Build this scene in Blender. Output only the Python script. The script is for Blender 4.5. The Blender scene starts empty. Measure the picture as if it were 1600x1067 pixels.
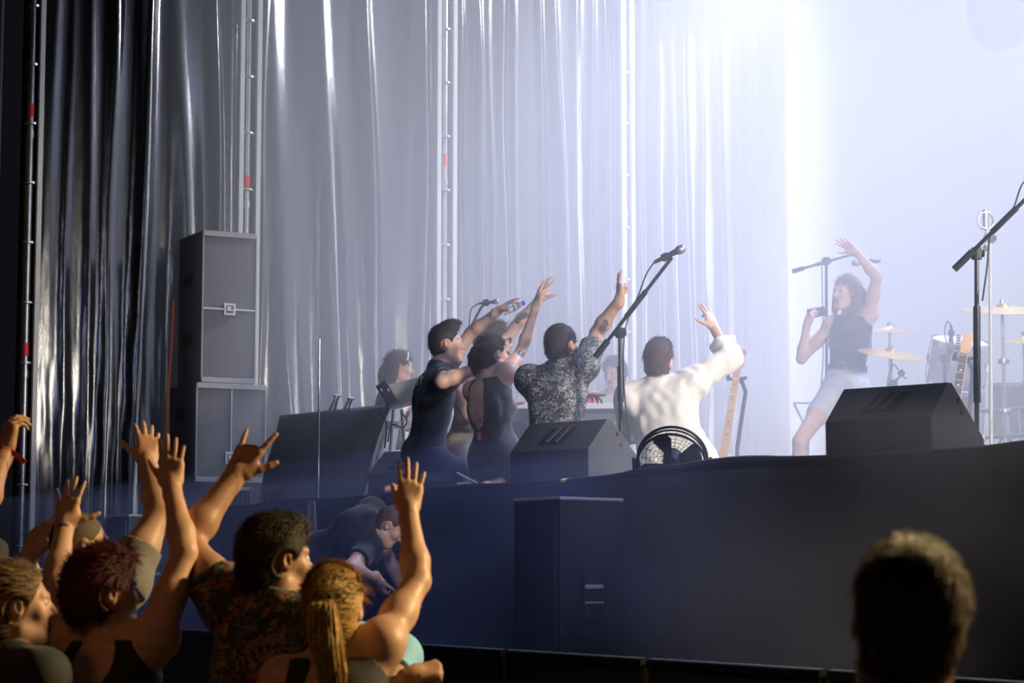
import bpy, bmesh, math, random
import numpy as np
from mathutils import Vector, Matrix

random.seed(7)
scene = bpy.context.scene
COL = scene.collection
R = math.radians

# ------------------------------------------------------------------ camera
F = 3450.0                       # focal length in pixels of the 1600 x 1067 frame
EYE = 1.60                       # height of the camera above the ground
PITCH = math.atan((901 - 533.5) / F)
cam_d = bpy.data.cameras.new('camera'); cam = bpy.data.objects.new('camera', cam_d); COL.objects.link(cam)
cam_d.sensor_width = 36; cam_d.lens = F / 1600 * 36
cam.location = (0, 0, EYE); cam.rotation_euler = (math.pi / 2 + PITCH, 0, 0)
cam_d.clip_end = 200; cam_d.clip_start = .05
cam_d.dof.use_dof = True; cam_d.dof.focus_distance = 13.0; cam_d.dof.aperture_fstop = 6.0
scene.camera = cam

# the stage frame: E is where the front edge meets the side curtain; t runs along the edge, a runs upstage
E = Vector((-3.157, 18.65, 0)); U = Vector((.465, -.885, 0)).normalized(); V = Vector((.885, .465, 0)).normalized()
STAGE = 2.11
def W(t, a, z): return E + U * t + V * a + Vector((0, 0, z))
YAW_U = math.atan2(U.y, U.x)     # heading of the stage edge
def at(px, py, Y):
    """the point at ground distance Y that the photograph shows at pixel px, py"""
    x, y = (px - 800) / F, -(py - 533.5) / F
    c, s = math.cos(PITCH), math.sin(PITCH)
    d = Vector((x, c - y * s, s + y * c))
    return Vector((0, 0, EYE)) + d * (Y / d.y)

# ------------------------------------------------------------------ world, light, exposure
world = bpy.data.worlds.new('world'); scene.world = world; world.use_nodes = True
bgn = world.node_tree.nodes['Background']; bgn.inputs[0].default_value = (.14, .14, .20, 1); bgn.inputs[1].default_value = .03
vs = scene.view_settings; vs.view_transform = 'Standard'; vs.look = 'None'; vs.exposure = 0.12; vs.gamma = 1.0; vs.use_curve_mapping = False
cy = scene.cycles
cy.use_denoising = True
try: cy.denoiser = 'OPENIMAGEDENOISE'
except Exception: pass
cy.max_bounces = 5; cy.diffuse_bounces = 2; cy.glossy_bounces = 3; cy.transmission_bounces = 4; cy.volume_bounces = 1
cy.transparent_max_bounces = 12; cy.sample_clamp_indirect = 4.0

def spot(name, loc, target, power, color, angle=40, blend=.6, radius=.15):
    d = bpy.data.lights.new(name, 'SPOT'); d.energy = power; d.color = color; d.spot_size = R(angle); d.spot_blend = blend; d.shadow_soft_size = radius
    o = bpy.data.objects.new(name, d); COL.objects.link(o); o.location = loc
    o.rotation_euler = (Vector(target) - Vector(loc)).to_track_quat('-Z', 'Y').to_euler()
    return o
# beams hung upstage, pointing down and out over the stage
spot('back_beam', W(6.0, 5.8, 8.6), W(6.2, 2.2, 2.2), 5200, (.50, .57, 1), 60, .9)
spot('back_beam', W(2.6, 5.4, 9.9), W(2.2, 3.4, 2.2), 4600, (.52, .58, 1), 62, .9)
spot('back_beam', W(9.0, 5.8, 8.6), W(8.4, 1.5, 2.2), 2800, (.52, .60, 1), 60, .9)
# wash hung beside the screen that rakes along the side curtain
spot('side_wash', W(1.7, 6.2, 8.0), W(0.1, .6, 4.2), 2400, (.80, .83, 1), 80, .8, .10)
ld = bpy.data.lights.new('curtain_streak_light', 'AREA'); ld.shape = 'RECTANGLE'; ld.size = .80; ld.size_y = 4.8; ld.energy = 150; ld.color = (.86, .88, 1); ld.spread = R(150)  # added strip light without a fixture, for full-height streaks on the folds
lo_ = bpy.data.objects.new('curtain_streak_light', ld); COL.objects.link(lo_); lo_.location = W(.9, 6.3, 4.7)
lo_.rotation_euler = (R(90), 0, math.atan2(-V.y - .05, -V.x - .05) - math.pi / 2)
# side light on a tower off the near end of the stage
spot('side_key', W(13.6, 2.0, 4.1), W(5.2, 1.5, 2.9), 4300, (1, .95, .88), 38, .5, .25)
spot('front_fill', (-6, -2.0, 7.0), W(4.0, 1.2, 3.2), 500, (.72, .78, 1), 30, .5, .4)
spot('pit_blue', W(13.5, -1.2, 5.5), W(4.0, -.5, .8), 650, (.42, .50, 1), 45, .7, .3)  # added blue spot, put in to colour the pit haze
# warm field light over the crowd, from beyond the right end of the stage, and a dim red fill
spot('crowd_light', (5.5, 7.5, 4.6), (-1.2, 5.8, 1.6), 2900, (1, .72, .34), 64, .6, .25)
spot('crowd_light', (1.6, 6.6, 4.0), (.62, 3.2, 1.65), 1500, (1, .78, .36), 24, .6, .15)  # added narrow spot that gives the near head its yellow rim
spot('crowd_light', (-3.5, 2.0, 6.5), (-1.5, 6.0, 1.4), 80, (1, .42, .15), 50, .7, .4)

# ------------------------------------------------------------------ materials
MATS = {}
def mat(name, color, rough=.6, metal=0.0, spec=.5, var=0.0, vscale=8.0, bump=0.0, bscale=60.0, coat=0.0, sheen=0.0, sss=0.0, emit=None, estr=0.0, alpha=1.0, trans=0.0):
    if name in MATS: return MATS[name]
    m = bpy.data.materials.new(name); m.use_nodes = True; nt = m.node_tree; p = nt.nodes['Principled BSDF']
    c = (*color, 1) if len(color) == 3 else color
    p.inputs['Base Color'].default_value = c; p.inputs['Roughness'].default_value = rough; p.inputs['Metallic'].default_value = metal
    p.inputs['Specular IOR Level'].default_value = spec; p.inputs['Coat Weight'].default_value = coat; p.inputs['Sheen Weight'].default_value = sheen
    if sss: p.inputs['Subsurface Weight'].default_value = sss; p.inputs['Subsurface Radius'].default_value = (.012, .005, .003); p.inputs['Subsurface Scale'].default_value = 1.0
    if emit: p.inputs['Emission Color'].default_value = (*emit, 1); p.inputs['Emission Strength'].default_value = estr
    p.inputs['Alpha'].default_value = alpha; p.inputs['Transmission Weight'].default_value = trans
    tc = nt.nodes.new('ShaderNodeTexCoord')
    if var:
        n = nt.nodes.new('ShaderNodeTexNoise'); n.inputs['Scale'].default_value = vscale; n.inputs['Detail'].default_value = 4
        r = nt.nodes.new('ShaderNodeValToRGB')
        r.color_ramp.elements[0].position = .3; r.color_ramp.elements[1].position = .7
        r.color_ramp.elements[0].color = tuple(max(0, x * (1 - var)) for x in c[:3]) + (1,)
        r.color_ramp.elements[1].color = tuple(min(1, x * (1 + var)) for x in c[:3]) + (1,)
        nt.links.new(tc.outputs['Object'], n.inputs['Vector']); nt.links.new(n.outputs['Fac'], r.inputs['Fac']); nt.links.new(r.outputs['Color'], p.inputs['Base Color'])
    if bump:
        n2 = nt.nodes.new('ShaderNodeTexNoise'); n2.inputs['Scale'].default_value = bscale; n2.inputs['Detail'].default_value = 3
        b = nt.nodes.new('ShaderNodeBump'); b.inputs['Strength'].default_value = bump; b.inputs['Distance'].default_value = .01
        nt.links.new(tc.outputs['Object'], n2.inputs['Vector']); nt.links.new(n2.outputs['Fac'], b.inputs['Height']); nt.links.new(b.outputs['Normal'], p.inputs['Normal'])
    MATS[name] = m
    return m

M = dict(
    black=mat('black_paint', (.012, .012, .014), .45, bump=.25, bscale=220),
    blackmetal=mat('black_metal', (.015, .015, .018), .35, .3),
    rubber=mat('black_rubber', (.01, .01, .011), .7),
    chrome=mat('chrome', (.75, .76, .78), .18, 1.0),
    steel=mat('galvanised_steel', (.42, .44, .46), .38, .9, var=.2, vscale=12),
    rail=mat('white_rail', (.52, .51, .47), .5, var=.08, vscale=5),
    red=mat('red_tape', (.75, .03, .03), .5),
    cabinet=mat('cabinet_paint', (.045, .046, .050), .55, bump=.4, bscale=160, var=.2, vscale=3),
    grille=mat('steel_grille', (.14, .14, .145), .5, .4, bump=.6, bscale=260),
    trim=mat('grey_trim', (.34, .34, .34), .45),
    badge=mat('badge_white', (.75, .75, .75), .5),
    deck=mat('stage_deck', (.02, .02, .024), .6, var=.3, vscale=2),
    skirt=mat('stage_skirt', (.021, .023, .034), .85, var=.25, vscale=1.2, bump=.2, bscale=120),
    ground=mat('trodden_ground', (.05, .045, .04), .9, var=.3, vscale=3, bump=.4, bscale=20),
    drape=mat('dark_drape', (.022, .011, .009), .8, var=.3, vscale=6),
    wood=mat('maple_wood', (.62, .36, .16), .4, var=.15, vscale=10),
    red_shell=mat('red_shell', (.55, .05, .04), .3, coat=.4),
    pearl=mat('pearl_wrap', (.72, .70, .62), .3, var=.25, vscale=14, coat=.4),
    brass=mat('cymbal_bronze', (.80, .56, .18), .3, .85, var=.12, vscale=9),
    head=mat('drum_head', (.85, .84, .8), .6),
    white=mat('white_plastic', (.75, .75, .76), .45),
    orange=mat('orange_cable', (.55, .09, .04), .5),
)

# ------------------------------------------------------------------ mesh helpers
def link(name, me, m, parent=None, smooth=False):
    o = bpy.data.objects.new(name, me); COL.objects.link(o)
    for x in (m if isinstance(m, (list, tuple)) else [m]): me.materials.append(x)
    if smooth: me.shade_smooth()
    if parent is not None:
        o.parent = parent
        o.matrix_parent_inverse = Matrix.Identity(4)
    return o
def tag(o, label, cat, group=None, kind=None):
    o['label'] = label
    if cat: o['category'] = cat
    if group: o['group'] = group
    if kind: o['kind'] = kind
    return o
def thing(name, label, cat, loc=(0, 0, 0), yaw=0.0, group=None, rot=None):
    o = bpy.data.objects.new(name, None); COL.objects.link(o); o.empty_display_size = .1
    o.location = loc; o.rotation_euler = rot if rot else (0, 0, yaw)
    return tag(o, label, cat, group)

class MB:
    """collects simple shapes into one mesh"""
    def __init__(s): s.v = []; s.f = []; s.mi = []; s.cur = 0
    def add(s, vs, fs):
        b = len(s.v); s.v += [tuple(x) for x in vs]; s.f += [tuple(b + i for i in q) for q in fs]; s.mi += [s.cur] * len(fs); return s
    def box(s, c, d, rot=None, bev=0.0):
        x, y, z = d[0] / 2, d[1] / 2, d[2] / 2; c = Vector(c)
        if bev:
            bm = bmesh.new(); bmesh.ops.create_cube(bm, size=1)
            for q in bm.verts: q.co = Vector((q.co.x * d[0], q.co.y * d[1], q.co.z * d[2]))
            bmesh.ops.bevel(bm, geom=list(bm.edges), offset=bev, segments=2, affect='EDGES', profile=.6)
            bm.verts.index_update()
            vs = [q.co.copy() for q in bm.verts]; fs = [[q.index for q in f.verts] for f in bm.faces]; bm.free()
        else:
            vs = [Vector((i, j, k)) for i in (-x, x) for j in (-y, y) for k in (-z, z)]
            fs = [(0, 1, 3, 2), (4, 6, 7, 5), (0, 4, 5, 1), (2, 3, 7, 6), (0, 2, 6, 4), (1, 5, 7, 3)]
        if rot is not None: vs = [rot @ q for q in vs]
        return s.add([c + q for q in vs], fs)
    def tube(s, pts, r, n=8, caps=True):
        pts = [Vector(p) for p in pts]; k = len(pts); rs = r if isinstance(r, (list, tuple)) else [r] * k
        vs = []; up = None
        for i, p in enumerate(pts):
            t = (pts[min(i + 1, k - 1)] - pts[max(i - 1, 0)])
            t = t.normalized() if t.length > 1e-9 else Vector((0, 0, 1))
            if up is None: up = t.orthogonal().normalized()
            up = (up - t * up.dot(t)); up = up.normalized() if up.length > 1e-6 else t.orthogonal().normalized()
            w = t.cross(up)
            for j in range(n):
                an = 2 * math.pi * j / n
                vs.append(p + (up * math.cos(an) + w * math.sin(an)) * rs[i])
        fs = [(i * n + j, i * n + (j + 1) % n, (i + 1) * n + (j + 1) % n, (i + 1) * n + j) for i in range(k - 1) for j in range(n)]
        if caps: fs += [tuple(range(n - 1, -1, -1)), tuple((k - 1) * n + j for j in range(n))]
        return s.add(vs, fs)
    def lathe(s, prof, n=24, c=(0, 0, 0), rot=None):
        c = Vector(c); k = len(prof)
        vs = [Vector((q[0] * math.cos(2 * math.pi * j / n), q[0] * math.sin(2 * math.pi * j / n), q[1])) for q in prof for j in range(n)]
        if rot is not None: vs = [rot @ q for q in vs]
        return s.add([c + q for q in vs], [(i * n + j, i * n + (j + 1) % n, (i + 1) * n + (j + 1) % n, (i + 1) * n + j) for i in range(k - 1) for j in range(n)])
    def prism(s, poly, lo, hi, fn):
        """poly: 2-D outline; fn(p, h) gives the point at depth h"""
        n = len(poly); vs = [fn(p, lo) for p in poly] + [fn(p, hi) for p in poly]
        fs = [tuple(range(n - 1, -1, -1)), tuple(range(n, 2 * n))] + [(i, (i + 1) % n, n + (i + 1) % n, n + i) for i in range(n)]
        return s.add(vs, fs)
    def build(s, name, m, parent=None, smooth=False, bevel=0.0):
        me = bpy.data.meshes.new(name); me.from_pydata([tuple(q) for q in s.v], [], s.f)
        bm = bmesh.new(); bm.from_mesh(me)
        if bevel:
            bmesh.ops.remove_doubles(bm, verts=bm.verts, dist=1e-5)
            es = [e for e in bm.edges if len(e.link_faces) == 2 and e.calc_face_angle(0) > .4]
            bmesh.ops.bevel(bm, geom=es, offset=bevel, segments=2, affect='EDGES', profile=.6)
        bmesh.ops.recalc_face_normals(bm, faces=bm.faces); bm.to_mesh(me); bm.free()
        o = link(name, me, m, parent)
        if smooth: me.shade_smooth()
        if smooth and hasattr(me, 'set_sharp_from_angle'): me.set_sharp_from_angle(angle=R(40))
        return o
def catmull(pts, n=6):
    P = [Vector(p) for p in pts]; P = [P[0] * 2 - P[1]] + P + [P[-1] * 2 - P[-2]]; out = []
    for i in range(1, len(P) - 2):
        for j in range(n):
            t = j / n; a, b, c, d = P[i - 1:i + 3]
            out.append(.5 * ((2 * b) + (c - a) * t + (2 * a - 5 * b + 4 * c - d) * t * t + (3 * b - 3 * c + d - a) * t ** 3))
    out.append(P[-2]); return out
def rod_rot(d): return Vector(d).to_track_quat('Z', 'Y').to_matrix()

# ------------------------------------------------------------------ the setting
b = MB(); b.box((0, 14, -.05), (60, 50, .1)); tag(b.build('floor_ground', M['ground']), 'dark trodden ground below the stage', None, kind='structure')
b = MB(); b.prism([(-.6, 0), (13.5, 0), (13.5, 6.9), (-.6, 6.9)], STAGE - .06, STAGE, lambda p, h: W(p[0], p[1], h))
tag(b.build('floor_stage', M['deck']), 'black stage deck', None, kind='structure')
# the skirt: dark cloth hanging from the edge, with shallow folds
def sheet(fn, nu, nv, name, m, parent=None, smooth=True, thick=0.0):
    vs = [fn(i / nu, j / nv) for j in range(nv + 1) for i in range(nu + 1)]
    fs = [(j * (nu + 1) + i, j * (nu + 1) + i + 1, (j + 1) * (nu + 1) + i + 1, (j + 1) * (nu + 1) + i) for j in range(nv) for i in range(nu)]
    me = bpy.data.meshes.new(name); me.from_pydata([tuple(q) for q in vs], [], fs)
    o = link(name, me, m, parent)
    if smooth: me.shade_smooth()
    if thick:
        md = o.modifiers.new('thickness', 'SOLIDIFY'); md.thickness = thick; md.offset = 0
    return o
def skirt_fn(i, j):
    t = -.8 + 14.2 * i; z = (STAGE + .0) * (1 - j)
    d = -.05 - .018 * math.sin(t * 3.1 + 1.2 * math.sin(t * .7)) * (0.25 + j) - .012 * math.sin(t * 9.7 + 2 * math.sin(t * 1.3)) * min(1, j * 3)
    return W(t, d, z)
tag(sheet(skirt_fn, 300, 24, 'wall_stage_front', M['skirt'], thick=.006), 'dark blue-black cloth skirt closing the stage front', None, kind='structure')
# loose cloth rolled along the lip of the stage
b = MB(); pts = []; rs = []
for k in range(90):
    t = .3 + 12.6 * k / 89
    hump = .018 * max(0, math.sin(t * 2.3)) + (.03 * math.exp(-((t - 9.2) / .7) ** 2)) + .018 * math.exp(-((t - 8.3) / .2) ** 2)
    pts.append(W(t, -.03 + .02 * math.sin(t * 3), STAGE + .006 + hump * .6)); rs.append(.014 + hump * .4)
b.tube(pts, rs, 8); b.build('trim_1', M['skirt'], smooth=True)
tag(bpy.data.objects['trim_1'], 'loose black cloth bunched along the stage lip', None, kind='structure')
# side curtain: one glossy panel per bay of the tower frame
def px_to_a(px):
    r = (px - 800) / F
    return (r * E.y - E.x) / (V.x - r * V.y)
Z0, Z1 = .25, 7.6
def curtain_mat():
    m = bpy.data.materials.new('black_sheeting'); m.use_nodes = True; nt = m.node_tree; p = nt.nodes['Principled BSDF']
    p.inputs['Base Color'].default_value = (.009, .0095, .013, 1); p.inputs['Roughness'].default_value = .20; p.inputs['Specular IOR Level'].default_value = 1.0
    tc = nt.nodes.new('ShaderNodeTexCoord'); mp = nt.nodes.new('ShaderNodeMapping'); mp.inputs['Scale'].default_value = (9, 9, 2.2)
    n = nt.nodes.new('ShaderNodeTexNoise'); n.inputs['Scale'].default_value = 1.6; n.inputs['Detail'].default_value = 6; n.inputs['Roughness'].default_value = .6
    bp = nt.nodes.new('ShaderNodeBump'); bp.inputs['Strength'].default_value = .16; bp.inputs['Distance'].default_value = .02
    nt.links.new(tc.outputs['Object'], mp.inputs['Vector']); nt.links.new(mp.outputs['Vector'], n.inputs['Vector'])
    nt.links.new(n.outputs['Fac'], bp.inputs['Height']); nt.links.new(bp.outputs['Normal'], p.inputs['Normal'])
    return m
CURT = curtain_mat()
# ridges per bay: (pixel at the top, pixel low down, width in m, height in m)
BAYS = [
    (50, 362, [(72, 66, .10, .02), (98, 92, .08, .02), (130, 132, .10, .045), (166, 157, .13, .11), (219, 202, .15, .20), (268, 296, .24, .15), (323, 340, .10, .15), (352, 352, .05, .03)]),
    (394, 672, [(402, 404, .05, .04), (416, 456, .26, .15), (497, 524, .20, .21), (563, 592, .12, .17), (634, 628, .12, .05), (655, 650, .14, .16)]),
    (702, 964, [(716, 716, .06, .06), (743, 752, .08, .13), (764, 772, .05, .06), (782, 792, .08, .10), (802, 808, .05, .08), (843, 850, .07, .15), (868, 884, .09, .15), (900, 905, .12, .10), (925, 922, .06, .06), (946, 950, .08, .08)]),
    (984, 1215, [(1000, 1004, .06, .07), (1024, 1030, .08, .10), (1052, 1050, .06, .07), (1072, 1080, .10, .10), (1100, 1096, .06, .06), (1126, 1130, .08, .08), (1160, 1160, .10, .08), (1190, 1190, .10, .08)]),
]
CL = ['black glossy sheeting panel on the far left, behind the speaker stack', 'black glossy sheeting panel behind the draped desk, between two towers',
      'silvery sheeting panel behind the kneeling group, between two towers', 'pale hazy sheeting panel farthest upstage, behind the white-shirted man']
rng = random.Random(3)
for bi, (p0, p1, ridges) in enumerate(BAYS):
    a0, a1 = px_to_a(p0), px_to_a(p1)
    rr = [(px_to_a(x), px_to_a(y), w, h, rng.uniform(0, 6), rng.uniform(.4, 1.2)) for x, y, w, h in ridges]
    nu, nv = 240, 70
    A = np.linspace(a0, a1, nu + 1)[None, :] * np.ones((nv + 1, 1)); Zg = np.linspace(Z1, Z0, nv + 1)[:, None] * np.ones((1, nu + 1))
    q = (6.35 - Zg) / 4.2
    d = np.zeros_like(A)
    for at_, ab, w, h, ph, wob in rr:
        c = at_ + (ab - at_) * q + .012 * np.sin(Zg * 2.2 * wob + ph)
        hh = .85 * h * (.62 + .30 * np.sin(Zg * .9 * wob + ph * 2) + .25 * np.clip(q, 0, 1.2))
        s = (A - c) / (w * .58 * (.8 + .30 * q))
        d += hh * np.exp(-np.abs(s) ** 1.7)
    d += .005 * np.sin(A * 19 + 1.2 * np.sin(Zg * .7)) + .0015 * np.sin(A * 67 + Zg * 2.0 + 2 * np.sin(Zg * 2.1)) * np.clip(q, 0, 1) + .0012 * np.sin(A * 45 - Zg * 11) * np.clip(q, 0, 1)
    edge = np.minimum(1, np.minimum(A - a0, a1 - A) / .05)
    d = d * edge
    vs = [tuple(W(d[j, i], A[j, i], Zg[j, i])) for j in range(nv + 1) for i in range(nu + 1)]
    fs = [(j * (nu + 1) + i, j * (nu + 1) + i + 1, (j + 1) * (nu + 1) + i + 1, (j + 1) * (nu + 1) + i) for j in range(nv) for i in range(nu)]
    me = bpy.data.meshes.new('side_curtain'); me.from_pydata(vs, [], fs)
    o = link('side_curtain', me, CURT); me.shade_smooth(); tag(o, CL[bi], 'curtain', 'sheeting panels of the stage side wall')
    md = o.modifiers.new('thickness', 'SOLIDIFY'); md.thickness = .004
# solid backing so that no daylight or field shows between the panels
b = MB(); b.prism([(-.25, -1.0), (-.17, -1.0), (-.17, 6.9), (-.25, 6.9)], 0, 7.8, lambda p, h: W(p[0], p[1], h))
tag(b.build('wall_left', M['drape']), 'dark backing behind the side curtain', None, kind='structure')
# dark leg drape at the far left, beyond the first tower
def leg_fn(i, j):
    a = -1.22 - 1.5 * i; z = 7.6 * (1 - j)
    return W(-.1 + .05 * math.sin(a * 24), a, z)
tag(sheet(leg_fn, 90, 6, 'leg_drape', M['drape'], thick=.005), 'dark brown pleated drape at the far left edge', 'drape')

TL = ['dark scaffold tower at the far left edge of the curtain', 'scaffold tower rising right behind the speaker stack', 'scaffold tower behind the man in the black T-shirt', 'hazy pale scaffold tower farthest upstage, behind the boom microphone']
for k, (pt, pl, pr) in enumerate(((31, None, 45), (374, 362, 389), (686, 674, 699), (970, 965, 980))):
    base = W(0, px_to_a(pt), 0)
    T = thing('scaffold_tower', TL[k], 'scaffold tower', base, 0, 'towers carrying the side curtain')
    loc = lambda px, off=0.0: W(.10 + off, px_to_a(px), 0) - base
    p = loc(pt)
    b = MB(); b.tube([p, p + Vector((0, 0, 7.7))], .0245, 10); b.build('standard', M['steel'], T, smooth=True)
    for j in range(0, 4):
        z0 = 2.0 * j + (1.26, .82, 1.18, 1.03)[k]
        b = MB(); b.lathe([(.024, -.03), (.031, -.03), (.031, .03), (.024, .03)], 12, p + Vector((0, 0, z0))); b.build('joint_collar', M['steel'], T, smooth=True)
        b = MB(); b.lathe([(.0252, -.055), (.0268, -.055), (.0268, .055), (.0252, .055)], 12, p + Vector((0, 0, z0 + .2))); b.build('red_band', M['red'], T, smooth=True)
    for px in (pl, pr):
        if px is None: continue
        q = loc(px, .02); rot = Matrix.Rotation(YAW_U, 3, 'Z')
        b = MB(); b.box(q + Vector((0, 0, 3.85)), (.05, .042, 7.7), rot); b.build('white_rail', M['rail'], T, bevel=.004)
    q = loc(pr)
    for j in range(13):
        z = .35 + .5 * j + (0, .1, .25, .05)[k]
        b = MB(); b.tube([p + Vector((0, 0, z)), q + Vector((0, 0, z))], .011, 8); b.build('rung', M['steel'], T, smooth=True)
        b = MB(); b.lathe([(.0245, -.012), (.05, -.008), (.05, .008), (.0245, .012)], 12, p + Vector((0, 0, z))); b.build('rosette', M['steel'], T, smooth=True)

# the lit screen across the back of the stage
def screen_mat():
    m = bpy.data.materials.new('screen_picture'); m.use_nodes = True; nt = m.node_tree; p = nt.nodes['Principled BSDF']
    p.inputs['Base Color'].default_value = (.06, .06, .065, 1); p.inputs['Roughness'].default_value = .8
    tc = nt.nodes.new('ShaderNodeTexCoord')
    vm = nt.nodes.new('ShaderNodeVectorMath'); vm.operation = 'DISTANCE'; vm.inputs[1].default_value = DISC
    n = nt.nodes.new('ShaderNodeTexNoise'); n.inputs['Scale'].default_value = 2.5; n.inputs['Detail'].default_value = 5
    ad = nt.nodes.new('ShaderNodeMath'); ad.operation = 'MULTIPLY_ADD'; ad.inputs[1].default_value = .06
    r = nt.nodes.new('ShaderNodeValToRGB'); e = r.color_ramp.elements
    e[0].position = .50; e[0].color = (.45, .42, .50, 1); e[1].position = .545; e[1].color = (.60, .66, .80, 1)
    nt.links.new(tc.outputs['Object'], vm.inputs[0]); nt.links.new(tc.outputs['Object'], n.inputs['Vector'])
    nt.links.new(n.outputs['Fac'], ad.inputs[0]); nt.links.new(vm.outputs['Value'], ad.inputs[2])
    nt.links.new(ad.outputs[0], r.inputs['Fac']); nt.links.new(r.outputs['Color'], p.inputs['Emission Color']); p.inputs['Emission Strength'].default_value = .80
    return m
SCR = W(.35, 6.45, STAGE + .02)
rs_ = Matrix.Rotation(-YAW_U, 3, 'Z')
hit = at(1572, -8, 1.0) - Vector((0, 0, EYE)); 
den = hit.dot(V); kk = (SCR - Vector((0, 0, EYE))).dot(V) / den
DISC = tuple(rs_ @ (Vector((0, 0, EYE)) + hit * kk - SCR))
Ts = thing('video_screen', 'glowing pale blue video screen across the back of the stage', 'screen', SCR, YAW_U)
b = MB(); b.box((5.8, 0, 3.0), (11.6, .06, 6.0)); b.build('picture', screen_mat(), Ts)
b = MB(); b.box((5.8, .06, 3.0), (11.7, .06, 6.1)); b.build('housing', M['black'], Ts)
# ------------------------------------------------------------------ wing deck and stage gear
T = thing('riser', 'low black riser under the speaker stack', 'riser', W(.95, .35, STAGE + .003), YAW_U)
b = MB(); b.box((0, 0, .115), (.80, .95, .23), bev=.008); b.build('deck', M['cabinet'], T)
for x in (-.39, .39):
    b = MB(); b.box((x, 0, .115), (.03, .97, .24)); b.build('edge_frame', M['blackmetal'], T)
def px_ground(px, Y, z): p = at(px, 700, Y); return Vector((p.x, p.y, z))
UV = Matrix((U, V, Vector((0, 0, 1)))).transposed()     # stage axes as a rotation

# side-fill stack: two tall boxes, their grilles facing across the stage
def speaker_cab(name, label, base, w, d, h, yaw, bar, badge_z, badge, wires=False):
    T = thing(name, label, 'speaker', base, yaw)
    b = MB(); b.box((0, 0, h / 2), (w, d, h), bev=.012); b.build('cabinet', M['cabinet'], T)
    fy = -d / 2
    b = MB(); b.box((0, fy - .008, h / 2), (w - .03, .02, h - .10), bev=.004); g = b.build('grille', M['grille'], T)
    for z in (.025, h - .025):
        b = MB(); b.box((0, fy - .012, z), (w - .01, .03, .045), bev=.005); b.build('trim_bar', M['trim'], T)
    for s in (-1, 1):
        b = MB(); b.box((s * (w / 2 - .008), fy - .010, h / 2), (.014, .022, h - .02), bev=.003); b.build('edge_strip', M['trim'], T)
    if bar == 'h':
        b = MB(); b.box((0, fy - .021, badge_z), (w - .03, .006, .012)); b.build('badge_line', M['badge'], T)
    else:
        b = MB(); b.box((0, fy - .021, h / 2), (.007, .006, h - .1)); b.build('badge_line', M['badge'], T)
    q = .075
    b = MB(); b.box((0, fy - .026, badge_z), (q + .02, .012, q + .02)); bd = b.build('badge', M['badge'], T)
    b = MB(); b.box((0, fy - .033, badge_z), (q - .012, .004, q - .012)); b.build('badge_field', M['grille'], bd)
    b = MB(); b.box((-.008, fy - .036, badge_z + .004), (.03, .003, .034)); b.box((.016, fy - .036, badge_z - .008), (.016, .003, .012)); b.build('badge_mark', M['badge'], bd)
    for s in (-1, 1):
        for z in (h * .3, h * .7):
            b = MB(); b.box((s * (w / 2 + .002), .04, z), (.008, .2, .11), bev=.002); b.build('side_handle', M['rubber'], T)
    return T
bs = W(.95, .35, 2.345)
speaker_cab('speaker_cabinet', 'lower grey-grilled speaker cabinet of the side stack, under the tall one', bs + UV @ Vector((0, 0, 0)), .60, .62, .80, YAW_U + math.pi / 2, 'v', .20, 0)
speaker_cab('speaker_cabinet', 'tall grey-grilled speaker cabinet standing on top of the side stack', bs, .47, .55, 1.235, YAW_U + math.pi / 2, 'h', .60, 0)
S2 = bpy.data.objects['speaker_cabinet.001']; S2.location = (bs.x - .015, bs.y, bs.z + .802)
for sp in ('speaker_cabinet', 'speaker_cabinet.001'): bpy.data.objects[sp].rotation_euler.z = YAW_U + math.pi / 2

# orange cable hanging beside the stack
b = MB(); q = [at(*p, 17.85) for p in ((271, 470), (268, 540), (263, 610), (260, 690), (259, 745))]
b.tube(catmull(q), .009, 6); b.tube([q[-1], Vector((q[-1].x, q[-1].y, STAGE + .008))], .009, 6)
tag(b.build('cable', M['orange'], smooth=True), 'orange cable hanging down beside the speaker stack', 'cable')
# small pale amplifier case on the lip by the stack
c0 = at(368, 797, 17.0); c0.z = STAGE
T = thing('amplifier_case', 'small pale amplifier case with a mesh front beside the stack', 'amplifier', c0, YAW_U + R(70))
b = MB(); b.box((0, 0, .085), (.26, .22, .17), bev=.008); b.build('case', M['white'], T)
b = MB(); b.box((0, -.112, .085), (.20, .01, .12)); b.build('mesh_front', M['grille'], T)
for i in range(6):
    b = MB(); b.box((-.085 + .034 * i, -.119, .085), (.004, .004, .12)); b.build('mesh_bar', M['trim'], T)

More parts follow.
